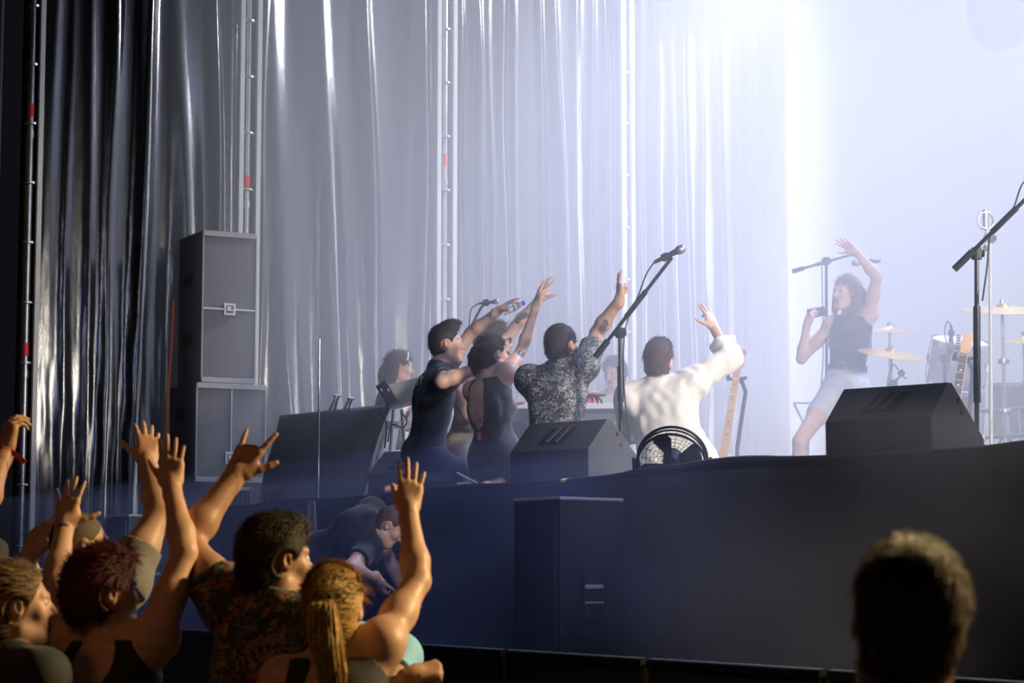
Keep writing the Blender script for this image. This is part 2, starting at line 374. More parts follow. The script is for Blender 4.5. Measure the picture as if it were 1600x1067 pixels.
# wedge monitors
def wedge(label, base, yaw, sc):
    T = thing('wedge_monitor', label, 'monitor', base, yaw, 'wedge monitors along the stage lip')
    Wd, D, H = .56 * sc, .46 * sc, .345 * sc
    prof = [(0, 0), (-.004 * sc, .53 * H), (.33 * D, H), (.40 * D, H), (D, .30 * H), (.95 * D, 0)]
    b = MB(); b.prism(prof, -Wd / 2, Wd / 2, lambda p, h: Vector((h, p[0], p[1]))); b.build('cabinet', M['cabinet'], T, bevel=.008)
    # carrying recess on the sloping back: the plate follows that face
    p1, p2 = Vector((0, -.004 * sc, .53 * H)), Vector((0, .33 * D, H)); sl = (p2 - p1); n = Vector((0, -sl.z, sl.y)).normalized(); e = sl.normalized()
    o = p1 + sl * .5
    def pt(x, y, d=0): return o + Vector((x, 0, 0)) + e * y + n * d
    b = MB(); b.prism([(-.11 * sc, -.06 * sc), (.07 * sc, -.06 * sc), (.11 * sc, .06 * sc), (-.07 * sc, .06 * sc)], .0, .003, lambda p, h: pt(p[0], p[1], h)); r = b.build('handle_recess', M['rubber'], T)
    for x in (-.045, .02):
        b = MB(); b.prism([(x * sc - .018 * sc, -.058 * sc), (x * sc + .004 * sc, -.058 * sc), (x * sc + .04 * sc, .058 * sc), (x * sc + .018 * sc, .058 * sc)], .002, .012, lambda p, h: pt(p[0], p[1], h)); b.build('handle_bar', M['cabinet'], r)
    for s in (-1, 1):
        for (y, z) in ((.5, .78), (.56, .62), (.86, .14), (.78, .10)):
            b = MB(); b.lathe([(.0, .006), (.011 * sc, .005), (.012 * sc, -.004)], 12, (s * (Wd / 2 + .001), y * D, z * H), Matrix.Rotation(s * math.pi / 2, 3, 'Y')); b.build('bolt', M['rubber'], T, smooth=True)
    b = MB(); q1, q2 = Vector((0, .42 * D, .985 * H)), Vector((0, .985 * D, .33 * H)); nn = Vector((0, (q1 - q2).z, (q2 - q1).y)).normalized()
    b.prism([(-Wd / 2 + .02, 0), (Wd / 2 - .02, 0), (Wd / 2 - .02, 1), (-Wd / 2 + .02, 1)], .001, .010, lambda p, h: q1 + (q2 - q1) * p[1] + Vector((p[0], 0, 0)) + nn * h); b.build('grille', M['grille'], T)
    return T
def wedge_at(px, py, Y, label, yaw, sc):
    p = at(px, py, Y); p.z = STAGE + .003
    return wedge(label, p, yaw, sc)
wedge_at(858, 757, 12.42, 'black wedge monitor beside the fan, in front of the man in the patterned shirt', R(-43), 1.06)
wedge_at(1372, 720, 9.75, 'large black wedge monitor at the right, in front of the waving woman', R(-42), .98)
wedge_at(618, 776, 14.75, 'black wedge monitor at the left, next to the draped desk', R(-43), .96)

# floor fan
fc = at(1050, 722, 11.35); fb = Vector((fc.x, fc.y, STAGE))
T = thing('floor_fan', 'round black floor fan with a wire cage at the stage lip', 'fan', fb, R(-8))
cz = fc.z - STAGE; tilt = Matrix.Rotation(R(28), 3, 'X')
def fp(x, y, z): return tilt @ Vector((x, y, z)) + Vector((0, 0, cz))
RF = .178
def ring(b, r, y, rad, n=40): b.tube([fp(r * math.cos(2 * math.pi * i / n), y, r * math.sin(2 * math.pi * i / n)) for i in range(n + 1)], rad, 6, caps=False)
b = MB(); ring(b, RF, -.045, .008); ring(b, RF, .045, .008); ring(b, RF + .002, 0, .006); b.build('rim', M['blackmetal'], T, smooth=True)
for nm, sg in (('front_cage', -1), ('rear_cage', 1)):
    b = MB()
    for k in range(1, 9):
        r = RF * k / 9; ring(b, r, sg * (.045 + .028 * (1 - (r / RF) ** 2)), .0011, 36)
    for k in range(18):
        an = 2 * math.pi * k / 18
        b.tube([fp(r * math.cos(an), sg * (.045 + .028 * (1 - (r / RF) ** 2)), r * math.sin(an)) for r in (.02, .07, .12, RF)], .0015, 4)
    b.build(nm, M['blackmetal'], T)
for k in range(4):
    b = MB(); a0 = k * math.pi / 2 + .35; nv_ = []
    for r in (.04, .09, .14, .158):
        wd = .75 if r < .15 else .55
        for j in range(5):
            an = a0 + (j / 4 - .5) * wd; nv_.append(fp(r * math.cos(an), .02 * (j / 4 - .5) * 2, r * math.sin(an)))
    b.add(nv_, [(i * 5 + j, i * 5 + j + 1, (i + 1) * 5 + j + 1, (i + 1) * 5 + j) for i in range(3) for j in range(4)])
    o = b.build('blade', M['rubber'], T, smooth=True); md = o.modifiers.new('thickness', 'SOLIDIFY'); md.thickness = .003
b = MB(); b.lathe([(0, -.06), (.035, -.05), (.048, -.02), (.05, .05), (.03, .07), (0, .075)], 20, fp(0, .02, 0), tilt @ Matrix.Rotation(-math.pi / 2, 3, 'X')); b.build('motor', M['rubber'], T, smooth=True)
for s in (-1, 1):
    b = MB(); b.tube([fp(s * (RF + .012), 0, 0), Vector((s * (RF + .02), 0, .1)), Vector((s * (RF + .015), 0, .012))], .009, 8); b.build('bracket', M['blackmetal'], T, smooth=True)
    b = MB(); b.lathe([(0, .014), (.018, .012), (.018, -.008), (0, -.01)], 12, fp(s * (RF + .018), 0, 0), Matrix.Rotation(math.pi / 2, 3, 'Y')); b.build('tilt_knob', M['rubber'], T, smooth=True)
b = MB(); b.tube([(-RF - .015, 0, .010), (-RF - .015, -.1, .010), (RF + .015, -.1, .010), (RF + .015, 0, .010)], .009, 8); b.tube([(-RF - .015, 0, .010), (-RF - .015, .12, .010), (RF + .015, .12, .010), (RF + .015, 0, .010)], .009, 8); b.build('foot_frame', M['blackmetal'], T, smooth=True)

# microphone stands
def mic_body(T, p, d, m1, mh, sc=1.0):
    d = Vector(d).normalized(); rot = rod_rot(d)
    b = MB(); b.lathe([(0, 0), (.010 * sc, .001), (.0115 * sc, .02), (.0165 * sc, .125 * sc), (.019 * sc, .145 * sc)], 16, p, rot); mc = b.build('microphone', m1, T, smooth=True)
    b = MB(); b.lathe([(.018 * sc, .143 * sc), (.025 * sc, .150 * sc), (.027 * sc, .166 * sc), (.024 * sc, .186 * sc), (.013 * sc, .198 * sc), (0, .200 * sc)], 16, p, rot); b.build('grille_ball', mh, mc, smooth=True)
def mic_stand(label, foot, clutch, back, tip, mic=None, cable=None, m=None, tripod=True, r=.010, sleeve=None, tag_cat='microphone stand'):
    m = m or M['blackmetal']
    foot = Vector(foot); T = thing('microphone_stand', label, tag_cat, foot)
    L = lambda p: Vector(p) - foot
    c = L(clutch)
    b = MB(); b.tube([(0, 0, .05), c], r, 10); b.build('pole', m, T, smooth=True)
    if sleeve:
        s0, s1 = sleeve; b = MB(); b.tube([c * s0, c * s1], r * 1.55, 10); b.build('pole_sleeve', m, T, smooth=True)
    b = MB(); b.lathe([(0, -.03), (r * 2.1, -.028), (r * 2.4, .0), (r * 2.1, .028), (0, .03)], 12, c); b.tube([c + Vector((-.035, 0, 0)), c + Vector((.035, 0, 0))], r * 1.5, 8); b.build('clutch', M['rubber'], T, smooth=True)
    d = (L(tip) - L(back)).normalized(); ln = (L(tip) - L(back)).length
    b = MB(); b.tube([L(back), L(tip)], r * .85, 10); b.build('boom', m, T, smooth=True)
    b = MB(); b.tube([L(back), L(back) + d * min(.12, ln * .2)], r * 1.5, 10); b.build('counterweight', M['rubber'], T, smooth=True)
    b = MB(); b.tube([L(back) + d * ln * .40, L(back) + d * ln * .66], r * 1.25, 10); b.build('boom_sleeve', m, T, smooth=True)
    if tripod:
        for k in range(3):
            an = k * 2.094 + .5
            b = MB(); b.tube([(0, 0, .12), (.27 * math.cos(an), .27 * math.sin(an), .012)], .008, 8); b.build('leg', m, T, smooth=True)
    else:
        b = MB(); b.lathe([(0, 0), (.13, 0), (.13, .015), (.02, .03), (0, .03)], 24); b.build('base', m, T, smooth=True)
    if mic:
        p0, p1 = mic; p0 = L(p0); mic_body(T, p0, L(p1) - p0, M['rubber'], M['steel'], (L(p1) - p0).length / .2)
        b = MB(); b.tube([L(tip), p0 + (L(p1) - p0) * .35], .008, 8); b.lathe([(.022, -.02), (.024, 0), (.022, .02)], 12, p0 + (L(p1) - p0) * .35, rod_rot(L(p1) - p0)); b.build('mic_clip', M['rubber'], T, smooth=True)
    if cable:
        b = MB(); b.tube(catmull([L(p) for p in cable], 6), .0042, 6); b.build('cable', M['rubber'], T, smooth=True)
    return T
Y = 12.6; g = lambda px, Y: px_ground(px, Y, STAGE)
mic_stand('black boom microphone stand with a cable between the patterned shirt and the white shirt', g(970.5, Y), at(969, 520, Y), at(930, 558, Y), at(1050, 402, Y - .1),
          mic=(at(1022, 410, Y - .1), at(1071, 386, Y - .12)), cable=[at(1022, 410, Y - .1), at(1010, 428, Y), at(998, 460, Y), at(986, 486, Y - .03), at(976, 520, Y - .04), at(974, 580, Y - .04), at(978, 640, Y - .04), at(984, 690, Y - .04)], r=.0125, sleeve=(.55, .78))
Y = 10.35
mic_stand('black boom microphone stand at the right edge, behind the large wedge monitor', g(1526, Y), at(1526, 396, Y), at(1491, 421, Y), at(1640, 274, Y - .2),
          cable=[at(1612, 275, Y - .1), at(1596, 290, Y - .1), at(1583, 326, Y - .05), at(1564, 352, Y), at(1548, 366, Y - .03), at(1542, 420, Y - .03), at(1535, 470, Y - .03)], r=.0115, sleeve=(.30, .75))
Y = 14.9
mic_stand('boom microphone stand behind the man in the black T-shirt, by the raised bottle', g(716, Y), at(712, 560, Y), at(706, 568, Y), at(752, 480, Y),
          mic=(at(748, 474, Y), at(780, 471, Y)), cable=[at(748, 474, Y), at(736, 484, Y), at(733, 510, Y), at(730, 540, Y)], r=.010)
Y = 16.4
mic_stand('hazy overhead microphone stand behind the waving woman', g(1291, Y), at(1291, 408, Y), at(1238, 424, Y), at(1330, 398, Y),
          mic=(at(1376, 408, Y), at(1330, 411, Y)), cable=[at(1284, 414, Y), at(1285, 470, Y), at(1286, 560, Y), at(1283, 610, Y), at(1290, 640, Y)], r=.012)
Y = 12.8
T = mic_stand('tall pale microphone stand with a cradle mount in front of the drum kit', g(1548, Y), at(1547, 372, Y), at(1540, 392, Y), at(1543, 350, Y), r=.011, m=M['trim'], tripod=False)
fo = T.location
b = MB(); cc = at(1540, 345, Y) - fo
for k in range(3):
    b.tube([cc + Vector((.045 * math.cos(i * .5236), .02 * (k - 1), .05 * math.sin(i * .5236))) for i in range(13)], .004, 6)
b.tube([cc + Vector((0, 0, -.05)), cc + Vector((0, 0, .065))], .018, 10); b.build('cradle_microphone', M['steel'], T, smooth=True)

# draped desk with stands, laptop stands and cables
Yd = 15.9
dk = g(520, Yd)
T = thing('draped_desk', 'low desk under a dark grey cloth at the left of the stage', 'desk', dk)
top = [at(437, 650, 16.5), at(610, 632, 15.3), at(632, 630, 16.0), at(470, 648, 17.2)]
bot = [at(402, 780, 16.45), at(558, 772, 14.9), at(596, 752, 15.9), at(440, 770, 17.3)]
for p in bot: p.z = STAGE + .004
def desk_fn(i, j):
    k = i * 3; s = min(int(k), 2); w = k - s
    a_, b_ = top[(s + 3) % 4].lerp(top[(s + 4) % 4], w), bot[(s + 3) % 4].lerp(bot[(s + 4) % 4], w)
    q = a_.lerp(b_, j); n = Vector((b_.y - a_.y, -(b_.x - a_.x), 0))
    d = .022 * math.sin(i * 60 + 3 * math.sin(i * 9)) * j + .05 * math.sin(i * 24 + j * 5) * j ** .7 + .20 * math.exp(-((i - .46 - .10 * j) / .05) ** 2) * j
    return q + Vector((.5, -.85, 0)) * d - dk
sheet(desk_fn, 120, 24, 'cloth_front', mat('desk_cloth', (.045, .047, .055), .62, sheen=.3, var=.2, vscale=4), T, thick=.006)
b = MB(); b.add([p - dk + Vector((0, 0, .004)) for p in top] + [p - dk - Vector((0, 0, .02)) for p in top], [(0, 1, 2, 3), (7, 6, 5, 4), (0, 4, 5, 1), (1, 5, 6, 2), (2, 6, 7, 3), (3, 7, 4, 0)]); b.build('cloth_top', MATS['desk_cloth'], T)
for k, pp in enumerate((((513, 646), (526, 618)), ((535, 645), (547, 622)))):
    d0 = at(*pp[0], 15.6); T2 = thing('tablet_stand', ('leaning silver tablet stand on the draped desk, nearer the thin pole', 'leaning silver tablet stand on the draped desk, nearer the keyboard woman')[k], 'stand', d0)
    b = MB(); b.tube([(0, 0, 0), at(*pp[1], 15.6) - d0], .010, 8); b.build('prop', M['steel'], T2, smooth=True)
    e1 = at(*pp[1], 15.6) - d0; b = MB(); b.tube([(.03, .06, 0), e1 + Vector((.012, .03, 0))], .008, 8); b.tube([e1 + Vector((-.02, 0, 0)), e1 + Vector((.03, .05, .004))], .008, 8); b.build('back_leg', M['steel'], T2, smooth=True)
# thin pole with a foot plate
p0 = at(497, 785, 15.25); p0.z = STAGE
T = thing('thin_pole', 'thin upright pole in front of the draped desk', 'pole', p0)
b = MB(); b.tube([(0, 0, .0), (0, 0, at(497, 640, 15.25).z - STAGE)], .0085, 8); b.build('lower_tube', M['steel'], T, smooth=True)
b = MB(); b.tube([(0, 0, at(497, 642, 15.25).z - STAGE), (0, 0, at(497, 530, 15.25).z - STAGE)], .006, 8); b.build('upper_tube', M['steel'], T, smooth=True)
b = MB(); b.lathe([(0, 0), (.05, 0), (.05, .008), (.012, .02), (0, .02)], 20); b.build('foot_plate', M['black'], T, smooth=True)
# keyboard rig in front of the woman with the hairband
kb = g(628, 15.2)
T = thing('keyboard_rig', 'grey keyboard on a metal stand in front of the woman with the hairband', 'keyboard', kb)
L = lambda px, py, Y: at(px, py, Y) - kb
b = MB(); b.box(L(634, 615, 15.2), (.24, .34, .15), Matrix.Rotation(R(-14), 3, 'Y'), bev=.01); b.build('case', M['trim'], T)
b = MB(); b.box(L(606, 617, 15.1), (.08, .34, .16), Matrix.Rotation(R(-32), 3, 'Y'), bev=.006); b.build('panel', M['black'], T)
for q in (596, 607):
    b = MB(); b.box(L(q, 609, 14.9), (.012, .012, .02), Matrix.Rotation(R(-32), 3, 'Y')); b.build('label_patch', M['white'], T)
for pp in (((605, 690), (615, 640)), ((640, 690), (628, 640))):
    b = MB(); q0 = L(*pp[0], 15.2); q0.z = .0; b.tube([q0, L(*pp[1], 15.2)], .012, 8); b.build('leg', M['steel'], T, smooth=True)
b = MB(); b.box(L(634, 664, 15.4), (.26, .05, .05)); b.build('crossbar', M['white'], T)
b = MB(); b.tube(catmull([L(*p, 15.0) for p in ((592, 640), (600, 652), (604, 668), (601, 700))]), .006, 6); b.tube(catmull([L(*p, 15.0) for p in ((626, 645), (636, 655), (630, 668), (612, 664), (606, 690))]), .005, 6); b.build('cable', M['rubber'], T, smooth=True)
cz0 = g(637, 15.7); T = thing('white_rack_case', 'white rack case on the floor below the keyboard', 'case', cz0, R(-20))
b = MB(); b.box((0, 0, .19), (.30, .3, .38), bev=.01); b.build('case', M['white'], T)
b = MB(); b.box((-.06, -.155, .2), (.06, .012, .16)); b.build('vent', M['black'], T)
# pale equipment tables behind the patterned shirt
for k, (px, py, Y, w, h, lab) in enumerate(((800, 640, 15.6, .55, .60, 'pale equipment rack behind the woman in the backless dress'), (915, 640, 15.2, .62, .44, 'pale flat mixing table behind the man in the patterned shirt'))):
    q = g(px, Y); T = thing('equipment_table', lab, 'table', q, R(-8)); zt = at(px, py - 6, Y).z - STAGE
    b = MB(); b.box((0, 0, zt - .02), (w, .5, .04), bev=.005); b.build('top', M['white'], T)
    b = MB(); b.box((0, .02, zt - .17), (w - .06, .42, .20), bev=.008); b.build('rack', M['grille'], T)
    for i in range(4):
        b = MB(); b.box((-w * .3 + i * w * .2, -.195, zt - .15), (w * .12, .02, .05)); b.build('module', M['trim'] if i % 2 else M['black'], T)
    for sx in (-1, 1):
        for sy in (-1, 1):
            b = MB(); b.box((sx * (w / 2 - .03), sy * .2, (zt - .04) / 2), (.03, .03, zt - .04)); b.build('leg', M['steel'], T)
qt = bpy.data.objects['equipment_table.001']; zt = at(915, 634, 15.2).z
T = thing('red_tub', 'small red tub on the pale mixing table', 'tub', at(922, 634, 15.2)); T.location.z = zt
b = MB(); b.lathe([(0, 0), (.055, 0), (.065, .09), (.06, .09), (.05, .01), (0, .01)], 20); b.build('tub', M['red_shell'], T, smooth=True)

# cables and small things on the lip
rc = random.Random(5)
for k, (px, py, Y, n, r, lab) in enumerate(((690, 766, 13.55, 9, .035, 'tangled black cable heap on the stage lip beside the left wedge'), (440, 792, 15.95, 5, .05, 'looped cables on the stage lip below the draped desk'), (1188, 735, 11.0, 4, .03, 'small dark cable clump on the lip right of the fan'))):
    c = at(px, py, Y); c.z = STAGE; b = MB(); pts = []
    for i in range(n * 10):
        an = i * .63; pts.append(c + Vector(((i / (n * 10) - .5) * n * .045 + r * math.cos(an), .10 + r * math.sin(an * .7), .012 + max(0, r * 1.3 * math.sin(an) + r * .5))))
    b.tube(pts, .006, 5); tag(b.build('cable_heap', M['rubber'], smooth=True), lab, 'cable')
c = at(733, 746, 13.3); c.z = STAGE + .07
b = MB(); b.box((c.x, c.y, c.z), (.17, .03, .006), Matrix.Rotation(R(28), 3, 'Y') @ Matrix.Rotation(R(-25), 3, 'X')); b.box((c.x - .02, c.y + .02, c.z - .045), (.1, .012, .05))
tag(b.build('set_list', M['white']), 'crumpled white set list lying by the cables', 'paper')
c = at(883, 760, 12.0); c.z = STAGE
b = MB(); b.lathe([(0, 0), (.025, 0), (.03, .012), (.015, .02), (0, .02)], 10, c); b.box(c + Vector((.03, 0, .012)), (.05, .02, .02)); tag(b.build('tape_roll', mat('yellow_tape', (.7, .65, .08), .5)), 'bit of bright yellow tape at the foot of the middle wedge', 'tape')
# pale towel over the lip under the thin pole
def towel_fn(i, j):
    x = (i - .5) * (.10 + .13 * j); return W(0, 0, 0) * 0 + tw + U * x + Vector((0, 0, -.20 * j)) - V * (.02 + .015 * math.sin(i * 9) * j)
tw = at(491, 786, 1); kq = (E.dot(V) - .10) / tw.dot(V); tw = Vector((tw.x * kq, tw.y * kq, STAGE - .0))
tag(sheet(towel_fn, 16, 8, 'towel', mat('pale_towel', (.42, .30, .29), .9), thick=.008), 'pale pink towel hanging over the stage lip below the thin pole', 'towel')

# ------------------------------------------------------------------ guitars and drum kit
def guitar(label, base, tip, face, body_mat, kb, m_board):
    """base: bottom of the body, tip: end of the head; face: direction the strings look"""
    base, tip = Vector(base), Vector(tip); ax = (tip - base).normalized(); ln = (tip - base).length
    fn = Vector(face); fn = (fn - ax * fn.dot(ax)).normalized(); sd = ax.cross(fn)
    T = thing('electric_guitar', label, 'guitar', base)
    P = lambda x, y, d: sd * x + ax * (y * ln) + fn * d
    out = []
    for i in range(36):
        an = 2 * math.pi * i / 36; yy = .19 - .19 * math.cos(an)
        wd = .165 * math.sin(an) * (1 - .30 * math.exp(-((yy - .21) / .07) ** 2)) * (1.0 if yy < .2 else .93)
        out.append((wd, yy * kb))
    b = MB(); b.prism(out, -.022, .022, lambda p, h: P(p[0], p[1], h)); bd = b.build('body', body_mat, T, bevel=.006)
    b = MB(); b.prism([(-.075, .08 * kb), (.075, .10 * kb), (.06, .30 * kb), (-.02, .33 * kb), (-.075, .25 * kb)], .0221, .025, lambda p, h: P(p[0], p[1], h)); b.build('pickguard', M['white'], bd)
    for y in (.12 * kb, .19 * kb, .26 * kb):
        b = MB(); b.prism([(-.035, y), (.035, y), (.035, y + .017), (-.035, y + .017)], .0251, .033, lambda p, h: P(p[0], p[1], h)); b.build('pickup', M['black'], bd)
    b = MB(); b.prism([(-.028, .30 * kb), (.028, .30 * kb), (.022, .86), (-.022, .86)], .005, .030, lambda p, h: P(p[0], p[1], h)); b.build('neck', M['wood'], T, bevel=.004)
    b = MB(); b.prism([(-.027, .31 * kb), (.027, .31 * kb), (.0215, .858), (-.0215, .858)], .0301, .035, lambda p, h: P(p[0], p[1], h)); fb_ = b.build('fretboard', m_board, T)
    for k in range(14):
        y = .855 - .545 * (1 - .5 ** (k / 8.5)) / (1 - .5 ** (14 / 8.5)) - .01
        b = MB(); b.prism([(-.024, y), (.024, y), (.024, y + .0022), (-.024, y + .0022)], .0351, .0365, lambda p, h: P(p[0], p[1], h)); b.build('fret', M['chrome'], fb_)
        if k in (2, 4, 6, 8, 11):
            b = MB(); b.prism([(-.006, y + .012), (.006, y + .012), (.006, y + .020), (-.006, y + .020)], .0351, .0362, lambda p, h: P(p[0], p[1], h)); b.build('inlay', M['white'] if m_board is not M['wood'] else M['black'], fb_)
    b = MB(); b.prism([(-.022, .855), (.022, .855), (.038, .885), (.036, .95), (.05, .975), (.03, 1.0), (-.005, .995), (-.03, .93)], .004, .022, lambda p, h: P(p[0], p[1], h)); hd = b.build('headstock', M['wood'], T, bevel=.003)
    for k in range(6):
        b = MB(); b.tube([P(-.026 - .002 * k, .885 + k * .018, .012), P(-.055 - .001 * k, .885 + k * .018, .012)], .006, 6); b.build('tuning_peg', M['chrome'], hd)
    return T
Yg = 14.6; gb = at(1126, 760, Yg); gt = at(1158, 545, Yg)
ax = (gt - gb); gb2 = gb - ax * .10; gb2.z = max(gb2.z, STAGE + .06)
guitar('hazy electric guitar with a maple neck leaning on a stand beside the white-shirted man', gb2, gt, (-.25, -1, 0), M['pearl'], .68, M['wood'])
Yh = 12.9; gb = at(1478, 760, Yh); gt = at(1512, 521, Yh)
ax = (gt - gb); gb2 = gb - ax * .08; gb2.z = max(gb2.z, STAGE + .06)
guitar('electric guitar with a dark fretboard standing behind the large wedge monitor', gb2, gt, (-.35, -1, 0), M['pearl'], 1.0, mat('rosewood', (.05, .028, .018), .45))
def g_stand(label, foot, hook, arch):
    foot = Vector(foot); T = thing('guitar_stand', label, 'stand', foot); L = lambda p: Vector(p) - foot
    b = MB(); b.tube([(0, 0, .10)] + [L(p) for p in arch], .014, 8); b.build('upright', M['blackmetal'], T, smooth=True)
    b = MB(); h = L(hook); b.tube([L(arch[-1]), h + Vector((.05, 0, 0)), h + Vector((.055, -.08, .0))], .013, 8); b.tube([L(arch[-1]), h + Vector((-.055, 0, .0)), h + Vector((-.06, -.08, .02))], .013, 8); b.build('neck_yoke', M['rubber'], T, smooth=True)
    for k in range(3):
        an = k * 2.094 + .9; b = MB(); b.tube([(0, 0, .14), (.26 * math.cos(an), .26 * math.sin(an), .012)], .011, 8); b.build('leg', M['blackmetal'], T, smooth=True)
    for s in (-1, 1):
        b = MB(); b.tube([(0, 0, .2), (s * .1, -.1, .16), (s * .1, -.17, .2)], .011, 8); b.build('cradle_arm', M['rubber'], T, smooth=True)
g_stand('dark guitar stand holding the hazy guitar beside the white-shirted man', g(1150, 14.9), at(1150, 592, 14.8), [at(1152, 700, 14.9), at(1165, 612, 14.9), at(1160, 598, 14.9), at(1152, 592, 14.85)])
g_stand('dark guitar stand holding the dark-necked guitar by the drum kit', g(1512, 13.2), at(1505, 560, 13.0), [at(1512, 680, 13.2), at(1520, 580, 13.15), at(1515, 566, 13.1), at(1507, 562, 13.05)])

def drum(label, c, r, h, axis, shell, name='tom_drum', legs=False):
    c = Vector(c); T = thing(name, label, 'drum', c); rot = rod_rot(axis)
    b = MB(); b.lathe([(r, -h / 2), (r, h / 2)], 32, (0, 0, 0), rot); b.build('shell', shell, T, smooth=True)
    for z in (-1, 1):
        b = MB(); b.lathe([(0, z * h / 2 + z * .004), (r * .97, z * h / 2 + z * .004), (r * .99, z * h / 2)], 32, (0, 0, 0), rot); b.build('drum_head', M['head'], T, smooth=True)
        b = MB(); b.lathe([(r, z * (h / 2 - .02)), (r + .012, z * (h / 2 - .02)), (r + .012, z * (h / 2 + .012)), (r, z * (h / 2 + .012))], 32, (0, 0, 0), rot); b.build('hoop', M['chrome'], T, smooth=True)
    for k in range(8):
        an = 2 * math.pi * k / 8; p = Vector(((r + .016) * math.cos(an), (r + .016) * math.sin(an), 0))
        b = MB(); b.tube([rot @ (p + Vector((0, 0, -h / 2))), rot @ (p + Vector((0, 0, h / 2)))], .005, 6); b.build('tension_rod', M['chrome'], T, smooth=True)
        b = MB(); b.box(rot @ p, (.02, .02, .05), rot); b.build('lug', M['chrome'], T)
    if legs:
        for k in range(3):
            an = k * 2.094 + .3; x, y = (r + .02) * math.cos(an), (r + .02) * math.sin(an)
            b = MB(); b.tube([(x, y, 0), (x, y, STAGE - c.z + .008)], .008, 8); b.build('leg', M['chrome'], T, smooth=True)
    return T
Yk = 15.6
drum('pearl-wrapped rack tom with a red lower band behind the dark-necked guitar', at(1496, 566, Yk), .20, .30, (.1, -.32, 1), M['pearl'])
drum('red drum half hidden behind the large wedge monitor', at(1480, 643, Yk + .4), .25, .32, (0, -.22, 1), M['red_shell'], 'floor_tom', True)
drum('pale floor tom at the right edge of the drum kit', at(1592, 642, Yk - .2), .19, .36, (0, -.05, 1), M['pearl'], 'floor_tom', True)
drum('shallow chrome snare drum on the left of the kit', at(1404, 646, Yk + .7), .18, .14, (.05, -.1, 1), M['chrome'], 'snare_drum', True)
def cymbal(label, c, r, axis, Y):
    c = Vector(c); foot = Vector((c.x, c.y, STAGE)); T = thing('cymbal_stand', label, 'cymbal', foot); rot = rod_rot(axis); z = c.z - STAGE
    b = MB(); b.lathe([(.008, .035), (.03, .033), (.05, .012), (r * .5, .006), (r, -.012), (r, -.015), (r * .5, .003), (.05, .009), (.02, .028)], 40, (0, 0, z), rot); b.build('cymbal', M['brass'], T, smooth=True)
    b = MB(); b.tube([(0, 0, .2), (0, 0, z + .05)], .012, 8); b.build('pole', M['chrome'], T, smooth=True)
    b = MB(); b.lathe([(0, 0), (.018, .005), (.018, .03), (0, .035)], 12, (0, 0, z + .03)); b.build('wing_nut', M['chrome'], T, smooth=True)
    for q in (.45, .72):
        b = MB(); b.tube([(-.035, 0, z * q), (.035, 0, z * q)], .016, 8); b.lathe([(.016, -.03), (.022, 0), (.016, .03)], 10, (0, 0, z * q)); b.build('height_clamp', M['chrome'], T, smooth=True)
    for k in range(3):
        an = k * 2.094 + .2; b = MB(); b.tube([(0, 0, .42), (.30 * math.cos(an), .30 * math.sin(an), .012)], .009, 8); b.build('leg', M['chrome'], T, smooth=True)
cymbal('large tilted bronze crash cymbal at the top right of the kit', at(1566, 482, 14.3), .26, (0, -.22, 1), 14.3)
cymbal('bronze cymbal at the right edge, below the large crash', at(1600, 532, 15.0), .20, (0, -.15, 1), 15.0)
cymbal('bronze ride cymbal right beside the waving woman, hazy', at(1392, 551, 15.4), .23, (.12, -.25, 1), 15.4)
cymbal('small faint cymbal above the ride, behind the waving woman', at(1390, 516, 16.6), .20, (.05, -.15, 1), 16.6)
Y = 15.2
mic_stand('short clip-on microphone stand over the pearl rack tom', g(1476, Y), at(1476, 560, Y), at(1484, 552, Y), at(1487, 512, Y), mic=(at(1486, 508, Y), at(1487, 545, Y)), cable=[at(1486, 508, Y), at(1480, 502, Y), at(1476, 520, Y), at(1482, 545, Y)], r=.012)
mic_stand('small angled microphone stand at the snare drum', g(1392, 15.0), at(1394, 600, 15.0), at(1390, 606, 15.0), at(1408, 586, 15.0), mic=(at(1404, 578, 15.0), at(1416, 592, 15.0)), cable=[at(1404, 578, 15.), at(1396, 570, 15.), at(1388, 590, 15.), at(1387, 620, 15.)], r=.008)
# drum hardware at the right: a tom arm and a pedal frame
q = g(1570, 14.9); T = thing('drum_hardware', 'chrome drum rack with clamps at the right edge, low down', 'drum rack', q)
for x in (-.16, .02, .20):
    b = MB(); b.tube([(x, 0, 0), (x, 0, .62)], .014, 8); b.build('upright', M['chrome'], T, smooth=True)
for z in (.18, .42, .6):
    b = MB(); b.tube([(-.2, 0, z), (.3, -.05, z + .03)], .013, 8); b.build('crossbar', M['chrome'], T, smooth=True)
for x, z in ((-.16, .42), (.02, .2), (.2, .44), (.02, .6), (-.16, .18)):
    b = MB(); b.box((x, -.01, z), (.05, .06, .05), bev=.008); b.build('clamp', M['chrome'], T)
for x in (-.1, .1):
    b = MB(); b.tube([(x, -.05, .0), (x + .14, -.05, .42)], .010, 8); b.build('brace', M['chrome'], T, smooth=True)
# music stand and hanger at the centre back
q = g(1262, 17.2); T = thing('music_stand', 'thin white music stand to the left of the waving woman', 'stand', q)
L = lambda px, py, Y=17.2: at(px, py, Y) - q
b = MB(); b.tube([L(1240, 629), L(1280, 629)], .009, 6); b.tube([L(1240, 629), L(1256, 662)], .009, 6); b.build('desk_frame', M['white'], T, smooth=True)
b = MB(); b.tube([(0, 0, .1), L(1262, 650)], .010, 8); b.build('pole', M['steel'], T, smooth=True)
for k in range(3):
    an = k * 2.094; b = MB(); b.tube([(0, 0, .14), (.22 * math.cos(an), .22 * math.sin(an), .01)], .009, 6); b.build('leg', M['steel'], T, smooth=True)

